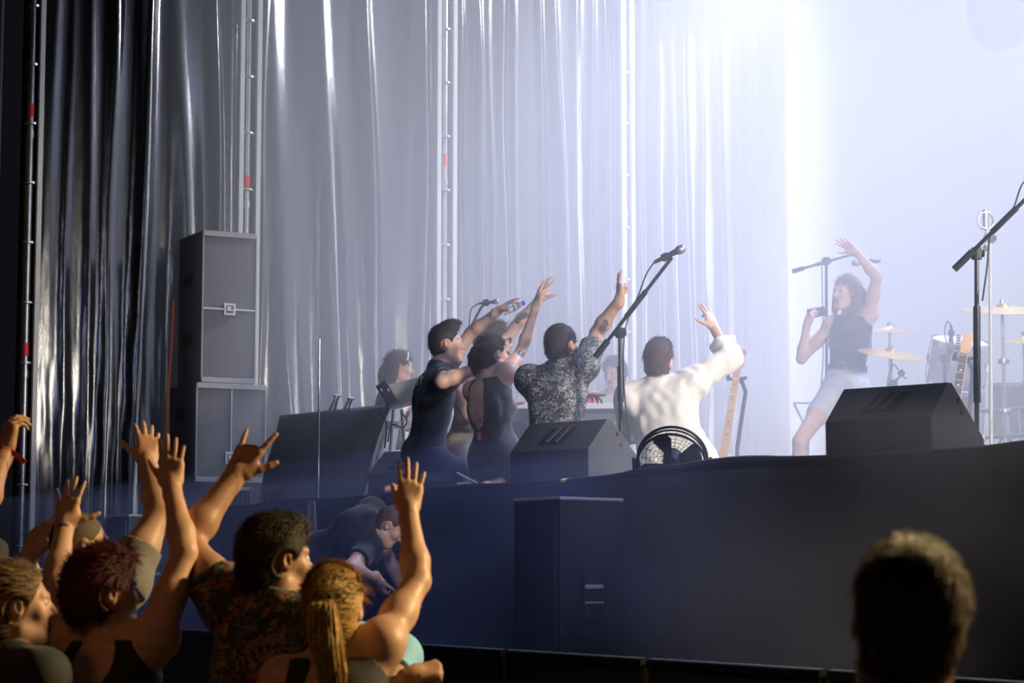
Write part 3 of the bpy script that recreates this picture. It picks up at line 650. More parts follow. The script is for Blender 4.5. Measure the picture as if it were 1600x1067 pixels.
# ------------------------------------------------------------------ below the stage: front-fill speakers, barrier
def front_fill(label, px, Y, top_py, w=.40, d=.42):
    p = at(px, top_py, Y); h = .78; T = thing('front_fill_speaker', label, 'speaker', (p.x, p.y, p.z - h), R(-56), 'front-fill speakers in the pit')
    poly = [(-w / 2, -d / 2), (w / 2, -d / 2), (w / 2 * .72, d / 2), (-w / 2 * .72, d / 2)]
    b = MB(); b.prism(poly, 0, h, lambda q, z: Vector((q[0], q[1], z))); b.build('cabinet', M['black'], T, bevel=.012)
    b = MB(); b.prism([(q[0] * 1.01, q[1] * 1.01) for q in poly], h - .012, h + .004, lambda q, z: Vector((q[0], q[1], z))); b.build('top_edge', M['trim'], T, bevel=.004)
    sd = Vector(((w / 2) * .86 + .003, 0.0, h * .40)); rot = Matrix.Rotation(math.atan2(w / 2 * .28, d) + math.pi / 2, 3, 'Z')
    b = MB(); b.box(sd, (.13, .014, .24), rot, bev=.02); r = b.build('handle_cup', M['rubber'], T)
    b = MB(); b.box(sd + Vector((.010, 0, .04)), (.12, .016, .022), rot, bev=.008); b.build('grip', M['trim'], r)
    b = MB(); b.box(sd + Vector((.010, 0, -.035)), (.12, .010, .008), rot); b.build('cup_edge', M['trim'], r)
    b = MB(); b.box((0, -d / 2 - .006, h / 2), (w - .06, .012, h - .08)); b.build('grille', M['rubber'], T)
    T2 = thing('subwoofer', label.replace('front-fill speaker', 'subwoofer box under the front-fill speaker'), 'speaker', (p.x, p.y, 0), R(-56), 'subwoofers in the pit'); H = p.z - h - .002
    b = MB(); b.box((0, 0, H / 2), (w * 1.1, d * 1.1, H), bev=.015); b.build('cabinet', M['black'], T2)
    b = MB(); b.box((0, -d * .55 - .006, H / 2), (w * 1.0, .012, H - .1)); b.build('grille', M['rubber'], T2)
front_fill('dark front-fill speaker in the pit below the middle wedge', 893, 10.9, 780)
front_fill('dark front-fill speaker in the pit behind the raised arms at left', 225, 16.4, 806)
# crowd barrier sections
BARR = ['dark crowd barrier section, %s in the row along the pit' % w for w in ('farthest', 'second farthest', 'third farthest', 'fourth farthest', 'fifth farthest', 'fifth nearest', 'fourth nearest', 'third nearest', 'second nearest', 'nearest')]
for k in range(10):
    t0 = 2.0 + 1.12 * k; a_ = -1.62
    q = W(t0, a_, 0); T = thing('crowd_barrier', BARR[k], 'barrier', q, YAW_U, 'crowd barrier sections along the pit')
    b = MB(); b.box((.55, 0, .66), (1.08, .012, 1.2)); b.build('panel', M['skirt'], T)
    b = MB(); b.tube([(0.01, 0, 1.28), (1.09, 0, 1.28)], .024, 10); b.build('top_rail', M['blackmetal'], T, smooth=True)
    for x in (.02, 1.08):
        b = MB(); b.tube([(x, 0, 0), (x, 0, 1.28)], .02, 8); b.build('post', M['blackmetal'], T, smooth=True)
    b = MB(); b.box((.55, -.5, .01), (1.08, 1.0, .02)); b.build('foot_plate', M['blackmetal'], T)
# ------------------------------------------------------------------ people: bodies grown as one blended surface
def nrm(v): v = np.asarray(v, float); return v / (np.linalg.norm(v) + 1e-12)
def A3(v): return np.array([v[0], v[1], v[2]], float)
class Prim:
    """a tapered capsule or an ellipsoid, with a blend width k; clip: (point, normal) keeps the side away from the normal"""
    def __init__(s, kind, a, b, r, k, part, ax=None, clip=None): s.kind, s.a, s.b, s.r, s.k, s.part, s.ax, s.clip = kind, a, b, r, k, part, ax, clip
    def grown(s, off, k=None, clip=None):
        r = tuple(x + off for x in s.r); return Prim(s.kind, s.a, s.b, r, s.k if k is None else k, s.part, s.ax, clip or s.clip)
    def bounds(s):
        m = max(s.r) * 1.02
        if s.kind == 'cap': return np.minimum(s.a, s.b) - m, np.maximum(s.a, s.b) + m
        return s.a - m, s.a + m
    def dist(s, X, Y, Z):
        if s.kind == 'cap':
            ba = s.b - s.a; L2 = ba @ ba + 1e-12
            px, py, pz = X - s.a[0], Y - s.a[1], Z - s.a[2]
            if s.ax is not None:                     # squash across one axis
                n, q = s.ax; w = (px * n[0] + py * n[1] + pz * n[2]) * (1 / q - 1)
                px, py, pz = px + w * n[0], py + w * n[1], pz + w * n[2]
            h = np.clip((px * ba[0] + py * ba[1] + pz * ba[2]) / L2, 0, 1)
            d = np.sqrt((px - ba[0] * h) ** 2 + (py - ba[1] * h) ** 2 + (pz - ba[2] * h) ** 2) - (s.r[0] + (s.r[1] - s.r[0]) * h)
        else:
            px, py, pz = X - s.a[0], Y - s.a[1], Z - s.a[2]
            l = [(px * e[0] + py * e[1] + pz * e[2]) for e in s.ax]
            k0 = np.sqrt(sum((l[i] / s.r[i]) ** 2 for i in range(3))); k1 = np.sqrt(sum((l[i] / s.r[i] ** 2) ** 2 for i in range(3))) + 1e-9
            d = k0 * (k0 - 1) / k1
        if s.clip is not None:
            p, n = s.clip; d = np.maximum(d, (X - p[0]) * n[0] + (Y - p[1]) * n[1] + (Z - p[2]) * n[2])
        return d
def wave(X, Y, Z, seed, f):
    r = np.random.RandomState(seed); o = 0
    for i in range(7):
        v = r.normal(size=3); v = v / np.linalg.norm(v) * f * r.uniform(.6, 1.7); o = o + np.sin(X * v[0] + Y * v[1] + Z * v[2] + r.uniform(0, 6.3) + 1.2 * np.sin((X * v[1] + Y * v[2] + Z * v[0]) * .6))
    return o / 4.0
def field(prims, lo, hi, h, subs=(), post=None):
    n = np.maximum(2, np.ceil((hi - lo) / h).astype(int) + 1)
    gx, gy, gz = [lo[i] + h * np.arange(n[i]) for i in range(3)]
    D = np.full(tuple(n), .2, np.float32)
    def sub(p, m):
        a, b = p.bounds(); a = a - m; b = b + m
        s = []
        for i, g in enumerate((gx, gy, gz)):
            i0, i1 = np.searchsorted(g, a[i]), np.searchsorted(g, b[i])
            if i1 <= i0: return None
            s.append(slice(i0, i1))
        return tuple(s)
    for p in prims:
        s = sub(p, p.k + 3 * h)
        if s is None: continue
        X, Y, Z = gx[s[0]][:, None, None], gy[s[1]][None, :, None], gz[s[2]][None, None, :]
        d = p.dist(X, Y, Z); c = D[s]
        if p.k > 0:
            hh = np.clip(.5 + .5 * (c - d) / p.k, 0, 1); D[s] = c + (d - c) * hh - p.k * hh * (1 - hh)
        else: D[s] = np.minimum(c, d)
    for p in subs:
        s = sub(p, p.k + 3 * h)
        if s is None: continue
        X, Y, Z = gx[s[0]][:, None, None], gy[s[1]][None, :, None], gz[s[2]][None, None, :]
        d = -p.dist(X, Y, Z); c = D[s]; k = max(p.k, 1e-4)
        hh = np.clip(.5 - .5 * (c - d) / k, 0, 1); D[s] = c + (d - c) * hh + k * hh * (1 - hh)
    if post is not None: D = post(D, gx[:, None, None], gy[None, :, None], gz[None, None, :])
    return D, lo, h
def nets(D, lo, h):
    """surface nets: (vertices, quads) of the zero level"""
    S = D < 0; n = D.shape
    c = np.zeros((n[0] - 1, n[1] - 1, n[2] - 1), np.int8)
    for i in (0, 1):
        for j in (0, 1):
            for k in (0, 1): c += S[i:n[0] - 1 + i, j:n[1] - 1 + j, k:n[2] - 1 + k]
    act = np.argwhere((c > 0) & (c < 8))
    if len(act) == 0: return np.zeros((0, 3)), np.zeros((0, 4), int)
    idx = -np.ones(c.shape, np.int64); idx[tuple(act.T)] = np.arange(len(act))
    P = np.zeros((len(act), 3)); Wt = np.zeros(len(act))
    for ax in range(3):
        o1, o2 = [q for q in range(3) if q != ax]
        for i in (0, 1):
            for j in (0, 1):
                a = act.copy(); a[:, o1] += i; a[:, o2] += j; b = a.copy(); b[:, ax] += 1
                da, db = D[tuple(a.T)], D[tuple(b.T)]; m = (da < 0) != (db < 0)
                t = np.where(m, da / np.where(np.abs(da - db) < 1e-9, 1e-9, da - db), 0)
                q = a.astype(float); q[:, ax] += t
                P[m] += q[m]; Wt[m] += 1
    P = P / Wt[:, None] * h + lo
    Q = []
    for ax in range(3):
        o1, o2 = [(1, 2), (2, 0), (0, 1)][ax]
        sl0 = [slice(None)] * 3; sl1 = [slice(None)] * 3; sl0[ax] = slice(0, -1); sl1[ax] = slice(1, None)
        A, B = S[tuple(sl0)], S[tuple(sl1)]
        for inside in (True, False):
            e = np.argwhere((A != B) & (A == inside))
            e = e[(e[:, o1] > 0) & (e[:, o2] > 0) & (e[:, o1] < n[o1] - 1) & (e[:, o2] < n[o2] - 1)]
            if len(e) == 0: continue
            def g(d1, d2): q = e.copy(); q[:, o1] -= d1; q[:, o2] -= d2; return idx[tuple(q.T)]
            f = np.stack([g(1, 1), g(0, 1), g(0, 0), g(1, 0)], 1)
            Q.append(f if inside else f[:, ::-1])
    return P, np.concatenate(Q)
def relax(P, Q, it, lam):
    for _ in range(it):
        S = np.zeros_like(P); n = np.zeros(len(P))
        for i in range(4):
            for j in (1, 3): np.add.at(S, Q[:, i], P[Q[:, (i + j) % 4]]); np.add.at(n, Q[:, i], 1)
        m = n > 0; P = P.copy(); P[m] += lam * (S[m] / n[m][:, None] - P[m])
    return P
def np_mesh(name, P, Q, mats, parent, base, mi=None, smooth=True):
    me = bpy.data.meshes.new(name); me.vertices.add(len(P)); me.vertices.foreach_set('co', (P - base).astype(np.float32).ravel())
    k = Q.shape[1]
    me.loops.add(Q.size); me.loops.foreach_set('vertex_index', Q.astype(np.int32).ravel())
    me.polygons.add(len(Q)); me.polygons.foreach_set('loop_start', np.arange(0, Q.size, k, dtype=np.int32))
    me.update(calc_edges=True)
    if mi is not None: me.polygons.foreach_set('material_index', mi.astype(np.int32))
    o = link(name, me, mats, parent)
    if smooth: me.shade_smooth()
    me.validate(); return o

def frame(f, up):
    f = nrm(f); up = nrm(np.asarray(up) - f * np.dot(up, f)); return np.cross(f, up), f, up    # right, front, up

class Person:
    def __init__(s, label, group, base, sc=1.0, fine=.0036, coarse=.008, headres=.0045, female=False, skin=None, build=1.0):
        s.T = thing('person', label, 'person', base, 0, group); s.base = A3(base); s.sc = sc; s.P = []; s.S = []; s.chunks = []; s.fine, s.coarse, s.hres = fine, coarse, headres
        s.fem = female; s.skin = skin or SKIN['light']; s.bw = build; s.paint = []; s.j = {}
    def cap(s, a, b, r0, r1, k=.02, part='torso', ax=None, clip=None): p = Prim('cap', A3(a), A3(b), (r0 * s.sc, r1 * s.sc), k * s.sc, part, ax, clip); s.P.append(p); return p
    def ell(s, c, r, ax, k=.03, part='torso'): p = Prim('ell', A3(c), None, tuple(q * s.sc for q in r), k * s.sc, part, ax); s.P.append(p); return p
    def torso(s, pelvis, neck, heading, roll=0.0, sh=(0, 0), shf=(0, 0)):
        """sh: how far each shoulder (left, right) lifts; shf: how far it swings forward"""
        P, N = A3(pelvis), A3(neck); hd = R(heading); f = np.array([math.sin(hd), math.cos(hd), 0])
        up = nrm(N - P); r, f, up = frame(f - up * np.dot(f, up), up); s.r, s.f, s.u = r, f, up; q = s.sc; b = s.bw; L = np.linalg.norm(N - P)
        s.pelvis, s.neck = P, N; AX = (r, f, up); fm = s.fem
        sw = (.150 if fm else .172) * q * b
        s.sh = {}
        for sd, sg, k in (('L', -1, 0), ('R', 1, 1)):
            s.sh[sd] = N - up * .055 * q + r * sg * (sw - max(0, sh[k]) * .25) - f * .005 + up * sh[k] + f * shf[k]
        s.ell(P + up * .02 * q, (.150 * b if not fm else .155 * b, .108 * b, .115), AX, .04)
        s.ell(P + up * (.34 * L), (.122 * b if fm else .138 * b, .094 * b, .15), AX, .06)
        s.ell(P + up * (.66 * L) + f * .005, (.140 * b if fm else .160 * b, .108 * b, .17), AX, .06)
        s.ell(P + up * (.80 * L) - f * .012, (.132 * b if fm else .155 * b, .092 * b, .10), AX, .05)
        for sd, sg in (('L', -1), ('R', 1)):
            s.cap(N - up * .09 * q + r * sg * .05 * q, s.sh[sd], .058 * b, .052 * b, .05, 'torso')
            s.cap(N + up * .02 * q - f * .012 * q, s.sh[sd] * .85 + N * .15 + up * .012, .040, .036, .05, 'torso')
            s.ell(s.sh[sd], (.058 * b, .058 * b, .062 * b), AX, .05, 'shoulder' + sd)
            s.ell(P - f * .055 * q + r * sg * .07 * q - up * .02, (.078 * b, .075, .09), AX, .04, 'torso')
            s.ell(P + up * .62 * L - f * .075 * q + r * sg * .075 * q, (.055, .03, .085), AX, .03, 'torso')      # shoulder blade
            if fm: s.ell(P + up * (.60 * L) + f * .085 * q + r * sg * .062 * q, (.056, .050, .056), AX, .035, 'torso')
        s.AX = AX
    def head(s, c, heading, pitch=0.0, roll=0.0, mouth=False, hs=.95, bald=False):
        c = A3(c); hd = R(heading); pt = R(pitch); f = np.array([math.sin(hd) * math.cos(pt), math.cos(hd) * math.cos(pt), math.sin(pt)])
        r0 = np.array([math.cos(hd), -math.sin(hd), 0]); up = np.cross(r0, f); rl = R(roll); up = up * math.cos(rl) + r0 * math.sin(rl); r, f, up = frame(f, up)
        s.hc, s.hf, s.hu, s.hr, s.hs = c, f, up, r, hs * s.sc; q = hs; AX = (r, f, up); h = s.hs
        L = lambda x, y, z: c + (r * x + f * y + up * z) * h
        s.L = L; g = s.fem
        s.cap(s.neck - s.u * .03 * s.sc, c - up * .055 * h - f * .022 * h, .054 if g else .063, .048 if g else .058, .03, 'neck')
        s.ell(L(0, -.014, .030), (.074 * q, .093 * q, .090 * q), AX, .01, 'head')
        s.ell(L(0, .024, -.022), (.060 * q, .070 * q, .092 * q), AX, .03, 'head')
        s.ell(L(0, .058, -.098), (.026 * q if g else .032 * q, .026 * q, .022 * q), AX, .035, 'head')
        for sg in (-1, 1):
            s.cap(L(sg * .050, .0, -.070), L(sg * .020, .060, -.102), .020 * q, .018 * q, .03, 'head')
            s.ell(L(sg * .040, .060, -.022), (.022 * q, .020 * q, .022 * q), AX, .02, 'head')
            s.cap(L(sg * .012, .086, .026), L(sg * .042, .070, .026), .010 * q, .009 * q, .012, 'head')
            e = (nrm(r + f * -.35 * sg), nrm(f + r * .35 * sg), up)
            s.ell(L(sg * .077, -.010, -.006), (.011 * q, .020 * q, .033 * q), e, .008, 'head')
            s.S.append(Prim('ell', L(sg * .089, -.006, -.002), None, (.009 * h, .010 * h, .018 * h), .005, 'head', e))
            s.S.append(Prim('ell', L(sg * .031, .096, .006), None, (.017 * h, .016 * h, .012 * h), .010, 'head', AX))
        s.cap(L(0, .088, .012), L(0, .112, -.028), .008 * q, .0125 * q, .012, 'head')
        for sg in (-1, 1): s.cap(L(sg * .004, .100, -.032), L(sg * .014, .092, -.030), .008 * q, .007 * q, .006, 'head')
        s.cap(L(-.020, .078, -.058), L(.020, .078, -.058), .0085 * q, .0085 * q, .008, 'head'); s.cap(L(-.016, .078, -.070), L(.016, .078, -.070), .0085 * q, .0085 * q, .008, 'head')
        s.cap(L(-.008, .088, -.062), L(.008, .088, -.062), .006 * q, .006 * q, .006, 'head')
        if mouth == 'smile':
            s.S.append(Prim('ell', L(0, .095, -.062), None, (.022 * h, .012 * h, .005 * h), .003, 'head', AX)); s.paint.append((L(0, .088, -.062), (.019 * h, .016 * h, .005 * h), AX, 3))
        elif mouth:
            s.S.append(Prim('ell', L(0, .092, -.064), None, (.019 * h, .03 * h, (.015 if mouth is True else mouth) * h), .004, 'head', AX)); s.paint.append((L(0, .082, -.064), (.018 * h, .022 * h, .0135 * h), AX, 2))
        s.paint.append((L(0, .092, -.064), (.027 * h, .018 * h, .0155 * h), AX, 1))
        s.eyes = [L(sg * .031, .0755, .005) for sg in (-1, 1)]
        s.chunks.append((c - .17 * h - f * 0, c + .17 * h, s.hres))
    def arm(s, sd, elbow, wrist, hand=None, thick=1.0, hold=None):
        S, Eb, Wr = s.sh[sd], A3(elbow), A3(wrist); t = thick * (1.0 if not s.fem else .88)
        s.j['e' + sd], s.j['w' + sd] = Eb, Wr
        d1 = nrm(Eb - S); L1 = np.linalg.norm(Eb - S)
        s.cap(S, S + d1 * L1 * .5, .052 * t, .047 * t, .03, 'upper' + sd); s.cap(S + d1 * L1 * .45, Eb, .047 * t, .038 * t, .03, 'upper' + sd)
        m = Eb + (Wr - Eb) * .28
        s.cap(Eb, m, .038 * t, .042 * t, .02, 'fore' + sd); s.cap(m, Wr, .041 * t, .0265 * t, .025, 'fore' + sd)
        if hand: s.hand(sd, Wr, **hand)
    def hand(s, sd, w, d, n, curl=(10, 8, 10, 14), spread=(8, 1, -6, -14), thumb=(50, 10), size=1.0):
        """d: finger direction, n: direction the palm looks; thumb: (angle out of the fingers, angle towards the palm)"""
        q = s.sc * size * (.92 if s.fem else 1.0); f = nrm(d); n = np.asarray(n, float); n = nrm(n - f * np.dot(n, f)); t = np.cross(f, n) if sd == 'R' else np.cross(n, f)
        z = size * (.92 if s.fem else 1.0)
        L = lambda x, y, o: w + (t * x + f * y + n * o) * q
        s.hl = dict(getattr(s, 'hl', {})); s.hl[sd] = (L, f, n, t)
        s.cap(L(0, -.03, 0), L(0, .02, 0), .026 * z, .025 * z, .02, 'hand')
        fx = (.029, .010, -.010, -.029); fy = (.094, .098, .092, .082); fl = (.074, .082, .076, .060); fr = (.0092, .0095, .0090, .0080)
        for i in range(4):
            s.cap(L(fx[i] * .55, .018, 0), L(fx[i], fy[i] - .006, 0), .016 * z, .0125 * z, .012, 'hand')
        s.cap(L(.026, .02, .006), L(.034, .052, .008), .019 * z, .012 * z, .014, 'hand')
        s.cap(L(-.022, .02, .005), L(-.030, .065, .004), .016 * z, .011 * z, .012, 'hand')
        tips = []
        for i in range(4):
            sp = R(spread[i]); dd = nrm(f * math.cos(sp) + t * math.sin(sp)); p = L(fx[i], fy[i] - .008, 0); an = 0
            for k, (fr_, cm) in enumerate(((.46, 1.0), (.30, 1.15), (.26, .75))):
                an += R(curl[i]) * cm; dr = dd * math.cos(an) + n * math.sin(an); p2 = p + dr * fl[i] * fr_ * q
                s.cap(p, p2, fr[i] * (1 - .10 * k) * z, fr[i] * (.93 - .10 * k) * z, .006 if k == 0 else .003, 'hand'); p = p2
            tips.append(p)
        ta, tb = R(thumb[0]), R(thumb[1]); d0 = nrm(f * math.cos(ta) + t * math.sin(ta)); d0 = nrm(d0 * math.cos(tb) + n * math.sin(tb))
        p = L(.026, .022, .004); p2 = p + d0 * .038 * q; s.cap(p, p2, .0155 * z, .0115 * z, .012, 'hand')
        d1 = nrm(d0 * .9 + f * .25 + n * .12 * (1 if tb > 0 else 0)); p3 = p2 + d1 * .029 * q; s.cap(p2, p3, .0112 * z, .0102 * z, .004, 'hand')
        d2 = nrm(d1 + f * .12); p4 = p3 + d2 * .022 * q; s.cap(p3, p4, .0102 * z, .0078 * z, .003, 'hand'); tips.append(p4)
        pts = np.array(tips + [L(0, -.035, 0), L(.045, .05, 0), L(-.045, .05, 0)])
        s.chunks.append((pts.min(0) - .028 * q, pts.max(0) + .028 * q, s.fine))
    def legs(s, mode, floor=0.0, spec=None):
        r, f, u = s.r, s.f, s.u; q = s.sc; fh = nrm(np.array([f[0], f[1], 0])); P = s.pelvis; Z = np.array([0, 0, 1.]); t = .95 if s.fem else 1.0
        s.leg = {}
        for sd, sg in (('L', -1), ('R', 1)):
            h = P + r * sg * .088 * q - u * .04 * q
            if spec and sd in spec: k, a, fd = [A3(x) for x in spec[sd]]
            elif mode == 'stand':
                x = P + r * sg * .10 * q; a = np.array([x[0], x[1], floor + .075 * q]); k = h * .48 + a * .52 + fh * .02; fd = fh + r * sg * .25
            elif mode == 'kneel':
                k = h + fh * .38 * q + r * sg * .06; k[2] = floor + .065 * q; a = h - fh * .06 * q + r * sg * .02; a[2] = floor + .055 * q; fd = -fh
            else:
                k = h + fh * .40 * q + r * sg * .03; k[2] = floor + .22 * q; a = k + fh * .20 * q - r * sg * .10; a[2] = floor + .08 * q; fd = fh
            s.leg[sd] = (h, k, a)
            s.cap(h, h + (k - h) * .5, .086 * t, .072 * t, .03, 'thigh'); s.cap(h + (k - h) * .5, k, .072 * t, .053 * t, .03, 'thigh')
            m = k + (a - k) * .3; s.cap(k, m, .052 * t, .056 * t, .02, 'shin'); s.cap(m, a, .055 * t, .036 * t, .03, 'shin')
            fd = nrm(fd); heel = a - Z * (.035 if mode != 'kneel' else 0) * q - fd * .03 * q; toe = heel + fd * .19 * q; 
            if mode == 'kneel': toe[2] = floor + .035
            s.cap(heel, toe, .036, .026, .02, 'foot', None)
            s.j['foot' + sd] = (heel, toe)
    # ---- output
    def build(s, post=None):
        V, Qs, MI = [], [], []; off = 0
        lo = np.min([p.bounds()[0] for p in s.P], 0) - .03; hi = np.max([p.bounds()[1] for p in s.P], 0) + .03
        def emit(lo, hi, h, drop, keep=None):
            nonlocal off
            D, l, h = field(s.P, lo, hi, h, s.S, post); P, Q = nets(D, l, h)
            if len(Q) == 0: return
            P = relax(P, Q, 3 if h > .006 else 1, .5 if h > .006 else .35)
            c = P[Q].mean(1); m = np.ones(len(Q), bool)
            for a, b, hh in drop: m &= ~np.all((c > a + 1.6 * h) & (c < b - 1.6 * h), 1)
            Q = Q[m]; c = c[m]; mi = np.zeros(len(Q), int)
            for cc, rr, ax, slot in s.paint:
                v = c - cc; e = sum(((v @ ax[i]) / rr[i]) ** 2 for i in range(3)); mi[(e < 1) & (mi == 0)] = slot
            V.append(P); Qs.append(Q + off); MI.append(mi); off += len(P)
        emit(lo, hi, s.coarse, s.chunks)
        for i, (a, b, h) in enumerate(s.chunks): emit(a, b, h, [])
        # eyeballs
        if hasattr(s, 'eyes'):
            for e in s.eyes:
                n = 10; th = np.linspace(0, math.pi, n); ph = np.linspace(0, 2 * math.pi, 13)[:-1]; rr = .0125 * s.hs
                pts = np.array([e + rr * (s.hf * math.cos(a) + math.sin(a) * (s.hr * math.cos(b_) + s.hu * math.sin(b_))) for a in th for b_ in ph])
                q = np.array([(i * 12 + j, i * 12 + (j + 1) % 12, (i + 1) * 12 + (j + 1) % 12, (i + 1) * 12 + j) for i in range(n - 1) for j in range(12)])
                mi = np.array([4 if i < 2 else 3 for i in range(n - 1) for j in range(12)])
                V.append(pts); Qs.append(q + off); MI.append(mi); off += len(pts)
        s.body = np_mesh('body', np.concatenate(V), np.concatenate(Qs), [s.skin, LIP, MOUTH, EYEW, IRIS], s.T, s.base, np.concatenate(MI))
        return s
    def garment(s, name, prims, m, res=.009, clips=(), wr=.004, wf=22, seed=1, cut=(), post=None, label=None, split=None):
        """clips: (point, normal) half-spaces kept on the side away from the normal; cut: prims carved out"""
        lo = np.min([p.bounds()[0] for p in prims], 0) - .03; hi = np.max([p.bounds()[1] for p in prims], 0) + .03
        def pp(D, X, Y, Z):
            if wr: D = D + (wr * wave(X - s.base[0], Y - s.base[1], (Z - s.base[2]) * .55, seed, wf) + wr * .45 * wave(X - s.base[0], Y - s.base[1], Z - s.base[2], seed + 9, wf * 2.3)).astype(np.float32)
            for p, n in clips: D = np.maximum(D, ((X - p[0]) * n[0] + (Y - p[1]) * n[1] + (Z - p[2]) * n[2]).astype(np.float32))
            for c in cut: D = np.maximum(D, -c.dist(X, Y, Z).astype(np.float32))
            return post(D, X, Y, Z) if post else D
        D, l, h = field(prims, lo, hi, res, (), pp); P, Q = nets(D, l, h); P = relax(P, Q, 3, .5)
        o = np_mesh(name, P, Q, [m], s.T, s.base)
        if label: o['label'] = label
        return o
    def pick(s, parts, off, k=None): return [p.grown(off, k) for p in s.P if p.part in parts]
    def sleeve(s, sd, frac, off, flare=.0):
        """the covered part of an arm: frac 0..1 is the upper arm, 1..2 the forearm"""
        S, Eb, Wr = s.sh[sd], s.j['e' + sd], s.j['w' + sd]; q = s.sc * (1.0 if not s.fem else .9); out = [Prim('ell', S, None, tuple((.060 * q + off) for _ in range(3)), .05, 'sl', s.AX)]
        e = S + (Eb - S) * min(frac, 1.0); d = nrm(Eb - S)
        out.append(Prim('cap', S, e if frac < 1 else Eb, (.054 * q + off, (.048 if frac < 1 else .042) * q + off + flare), .04, 'sl', None, (e, d) if frac < 1 else None))
        if frac > 1:
            e2 = Eb + (Wr - Eb) * (frac - 1); d2 = nrm(Wr - Eb); out.append(Prim('cap', Eb, e2, (.044 * q + off, .038 * q + off + flare), .03, 'sl', None, (e2, d2)))
        return out
    def band(s, name, sd, frac, m, width=.02, r=None, tilt=0.0, label=None, thick=.003):
        Eb, Wr = s.j['e' + sd], s.j['w' + sd]; d = nrm(Wr - Eb); c = Eb + (Wr - Eb) * frac - s.base; r = r or (.0285 * s.sc * (.88 if s.fem else 1))
        ax = Vector(d); ax = (ax + Vector((tilt, 0, 0))).normalized()
        b = MB(); b.lathe([(r, -width / 2), (r + thick, -width / 2), (r + thick * 1.3, 0), (r + thick, width / 2), (r, width / 2)], 24, Vector(c), rod_rot(ax)); o = b.build(name, m, s.T, smooth=True)
        if label: o['label'] = label
        return o
    def shoes(s, m):
        for sd in 'LR':
            a, b = s.j['foot' + sd]
            s.garment('shoe', [Prim('cap', a, b, (.046 * s.sc, .036 * s.sc), .02, 'x')], m, .012, wr=0)
    def trousers(s, m, off=.010, upto=1.0, name='trousers', shin=True, res=.013):
        ps = [p.grown(off) for p in s.P if p.part == 'thigh' or (shin and p.part == 'shin')] + [Prim('ell', s.pelvis + s.u * .0, None, (.152 * s.sc * s.bw + off, .112 * s.sc * s.bw + off, .12 * s.sc), .05, 'x', s.AX)] \
            + [Prim('ell', s.pelvis - s.f * .055 * s.sc + s.r * g * .07 * s.sc - s.u * .02, None, tuple(x * s.sc + off for x in (.078, .075, .09)), .04, 'x', s.AX) for g in (-1, 1)]
        return s.garment(name, ps, m, res, [(s.pelvis + s.u * .10 * s.sc, s.u)], wr=.005)
    # ---- hair
    def hair(s, m, th=.012, front=.055, slope=.75, nape=-.075, noise=.004, nf=70, strands=1500, slen=.030, sw=.0016, bald_top=None, extra=(), part='hair', res=.005, seed=4, comb=(0, -.5, -.8), lift=.25, wild=.35, crown=0.0, side=0.0, tubes=(), swirl=True):
        c, f, u, r, h = s.hc, s.hf, s.hu, s.hr, s.hs; AX = (r, f, u)
        base = Prim('ell', s.L(0, -.014, .030), None, tuple((x + th) * h for x in (.074, .093, .090)), .0, 'h', AX)
        back = Prim('ell', s.L(0, -.035, -.012), None, tuple((x + th) * h for x in (.066, .068, .085)), .02, 'h', AX)
        ps = [base, back]
        if crown: ps.append(Prim('ell', s.L(0, .028, .085), None, ((.060 + th) * h, (.070 + th) * h, (.045 + crown) * h), .02, 'h', AX))
        if side: ps += [Prim('ell', s.L(g * .058, -.02, .0), None, ((.030 + side) * h, .06 * h, .085 * h), .03, 'h', AX) for g in (-1, 1)]
        lo = np.min([p.bounds()[0] for p in ps], 0) - .02; hi = np.max([p.bounds()[1] for p in ps], 0) + .02
        def local(X, Y, Z):
            x, y, z = X - c[0], Y - c[1], Z - c[2]
            return [(x * a[0] + y * a[1] + z * a[2]) / h for a in AX]
        def pp(D, X, Y, Z):
            x, y, z = local(X, Y, Z)
            D = D + noise * wave(X - s.base[0], Y - s.base[1], Z - s.base[2], seed, nf)
            wob = .006 * wave(X - s.base[0], Y - s.base[1], Z - s.base[2], seed + 3, 60)
            g = np.maximum(y - (front + slope * (z - front)) + wob, nape - z + wob * .7)
            ear = .037 - np.sqrt((y + .010) ** 2 + (z + .012) ** 2) + .0 * x
            g = np.maximum(g, np.where((np.abs(x) > .055) & (z < .03), ear, -1) if not side else g)
            D = np.maximum(D, (g * h).astype(np.float32))
            if bald_top: D = np.maximum(D, (np.where(z > 0, bald_top - np.sqrt(x ** 2 + (y + .02) ** 2), -1) * h).astype(np.float32))
            return D.astype(np.float32)
        D, l, hh = field(ps, lo, hi, res, (), pp); P, Q = nets(D, l, hh)
        V = [P]; Qs = [Q]; off = len(P)
        rg = np.random.RandomState(seed)
        if strands and len(Q):
            a = P[Q]; cen = a.mean(1); nn = np.cross(a[:, 2] - a[:, 0], a[:, 3] - a[:, 1]); nn /= np.linalg.norm(nn, axis=1)[:, None] + 1e-9
            out = np.sum(nn * (cen - s.L(0, -.01, .0)), 1) > .02 * h; lx, ly, lz = [((cen - c) @ a_) / h for a_ in AX]; out &= ~((np.abs(lx) > .05) & (np.hypot(ly + .01, lz + .005) < .055)); ids = rg.choice(np.where(out)[0], strands)
            p0 = cen[ids] - nn[ids] * .002; n0 = nn[ids]
            cm = comb[0] * r + comb[1] * f + comb[2] * u; dirs = cm[None] + rg.normal(size=(strands, 3)) * wild
            dirs = dirs - n0 * np.sum(dirs * n0, 1)[:, None]; dirs /= np.linalg.norm(dirs, axis=1)[:, None] + 1e-9
            ln = slen * h * rg.uniform(.6, 1.3, strands)[:, None]; side_ = np.cross(dirs, n0); w = sw * h
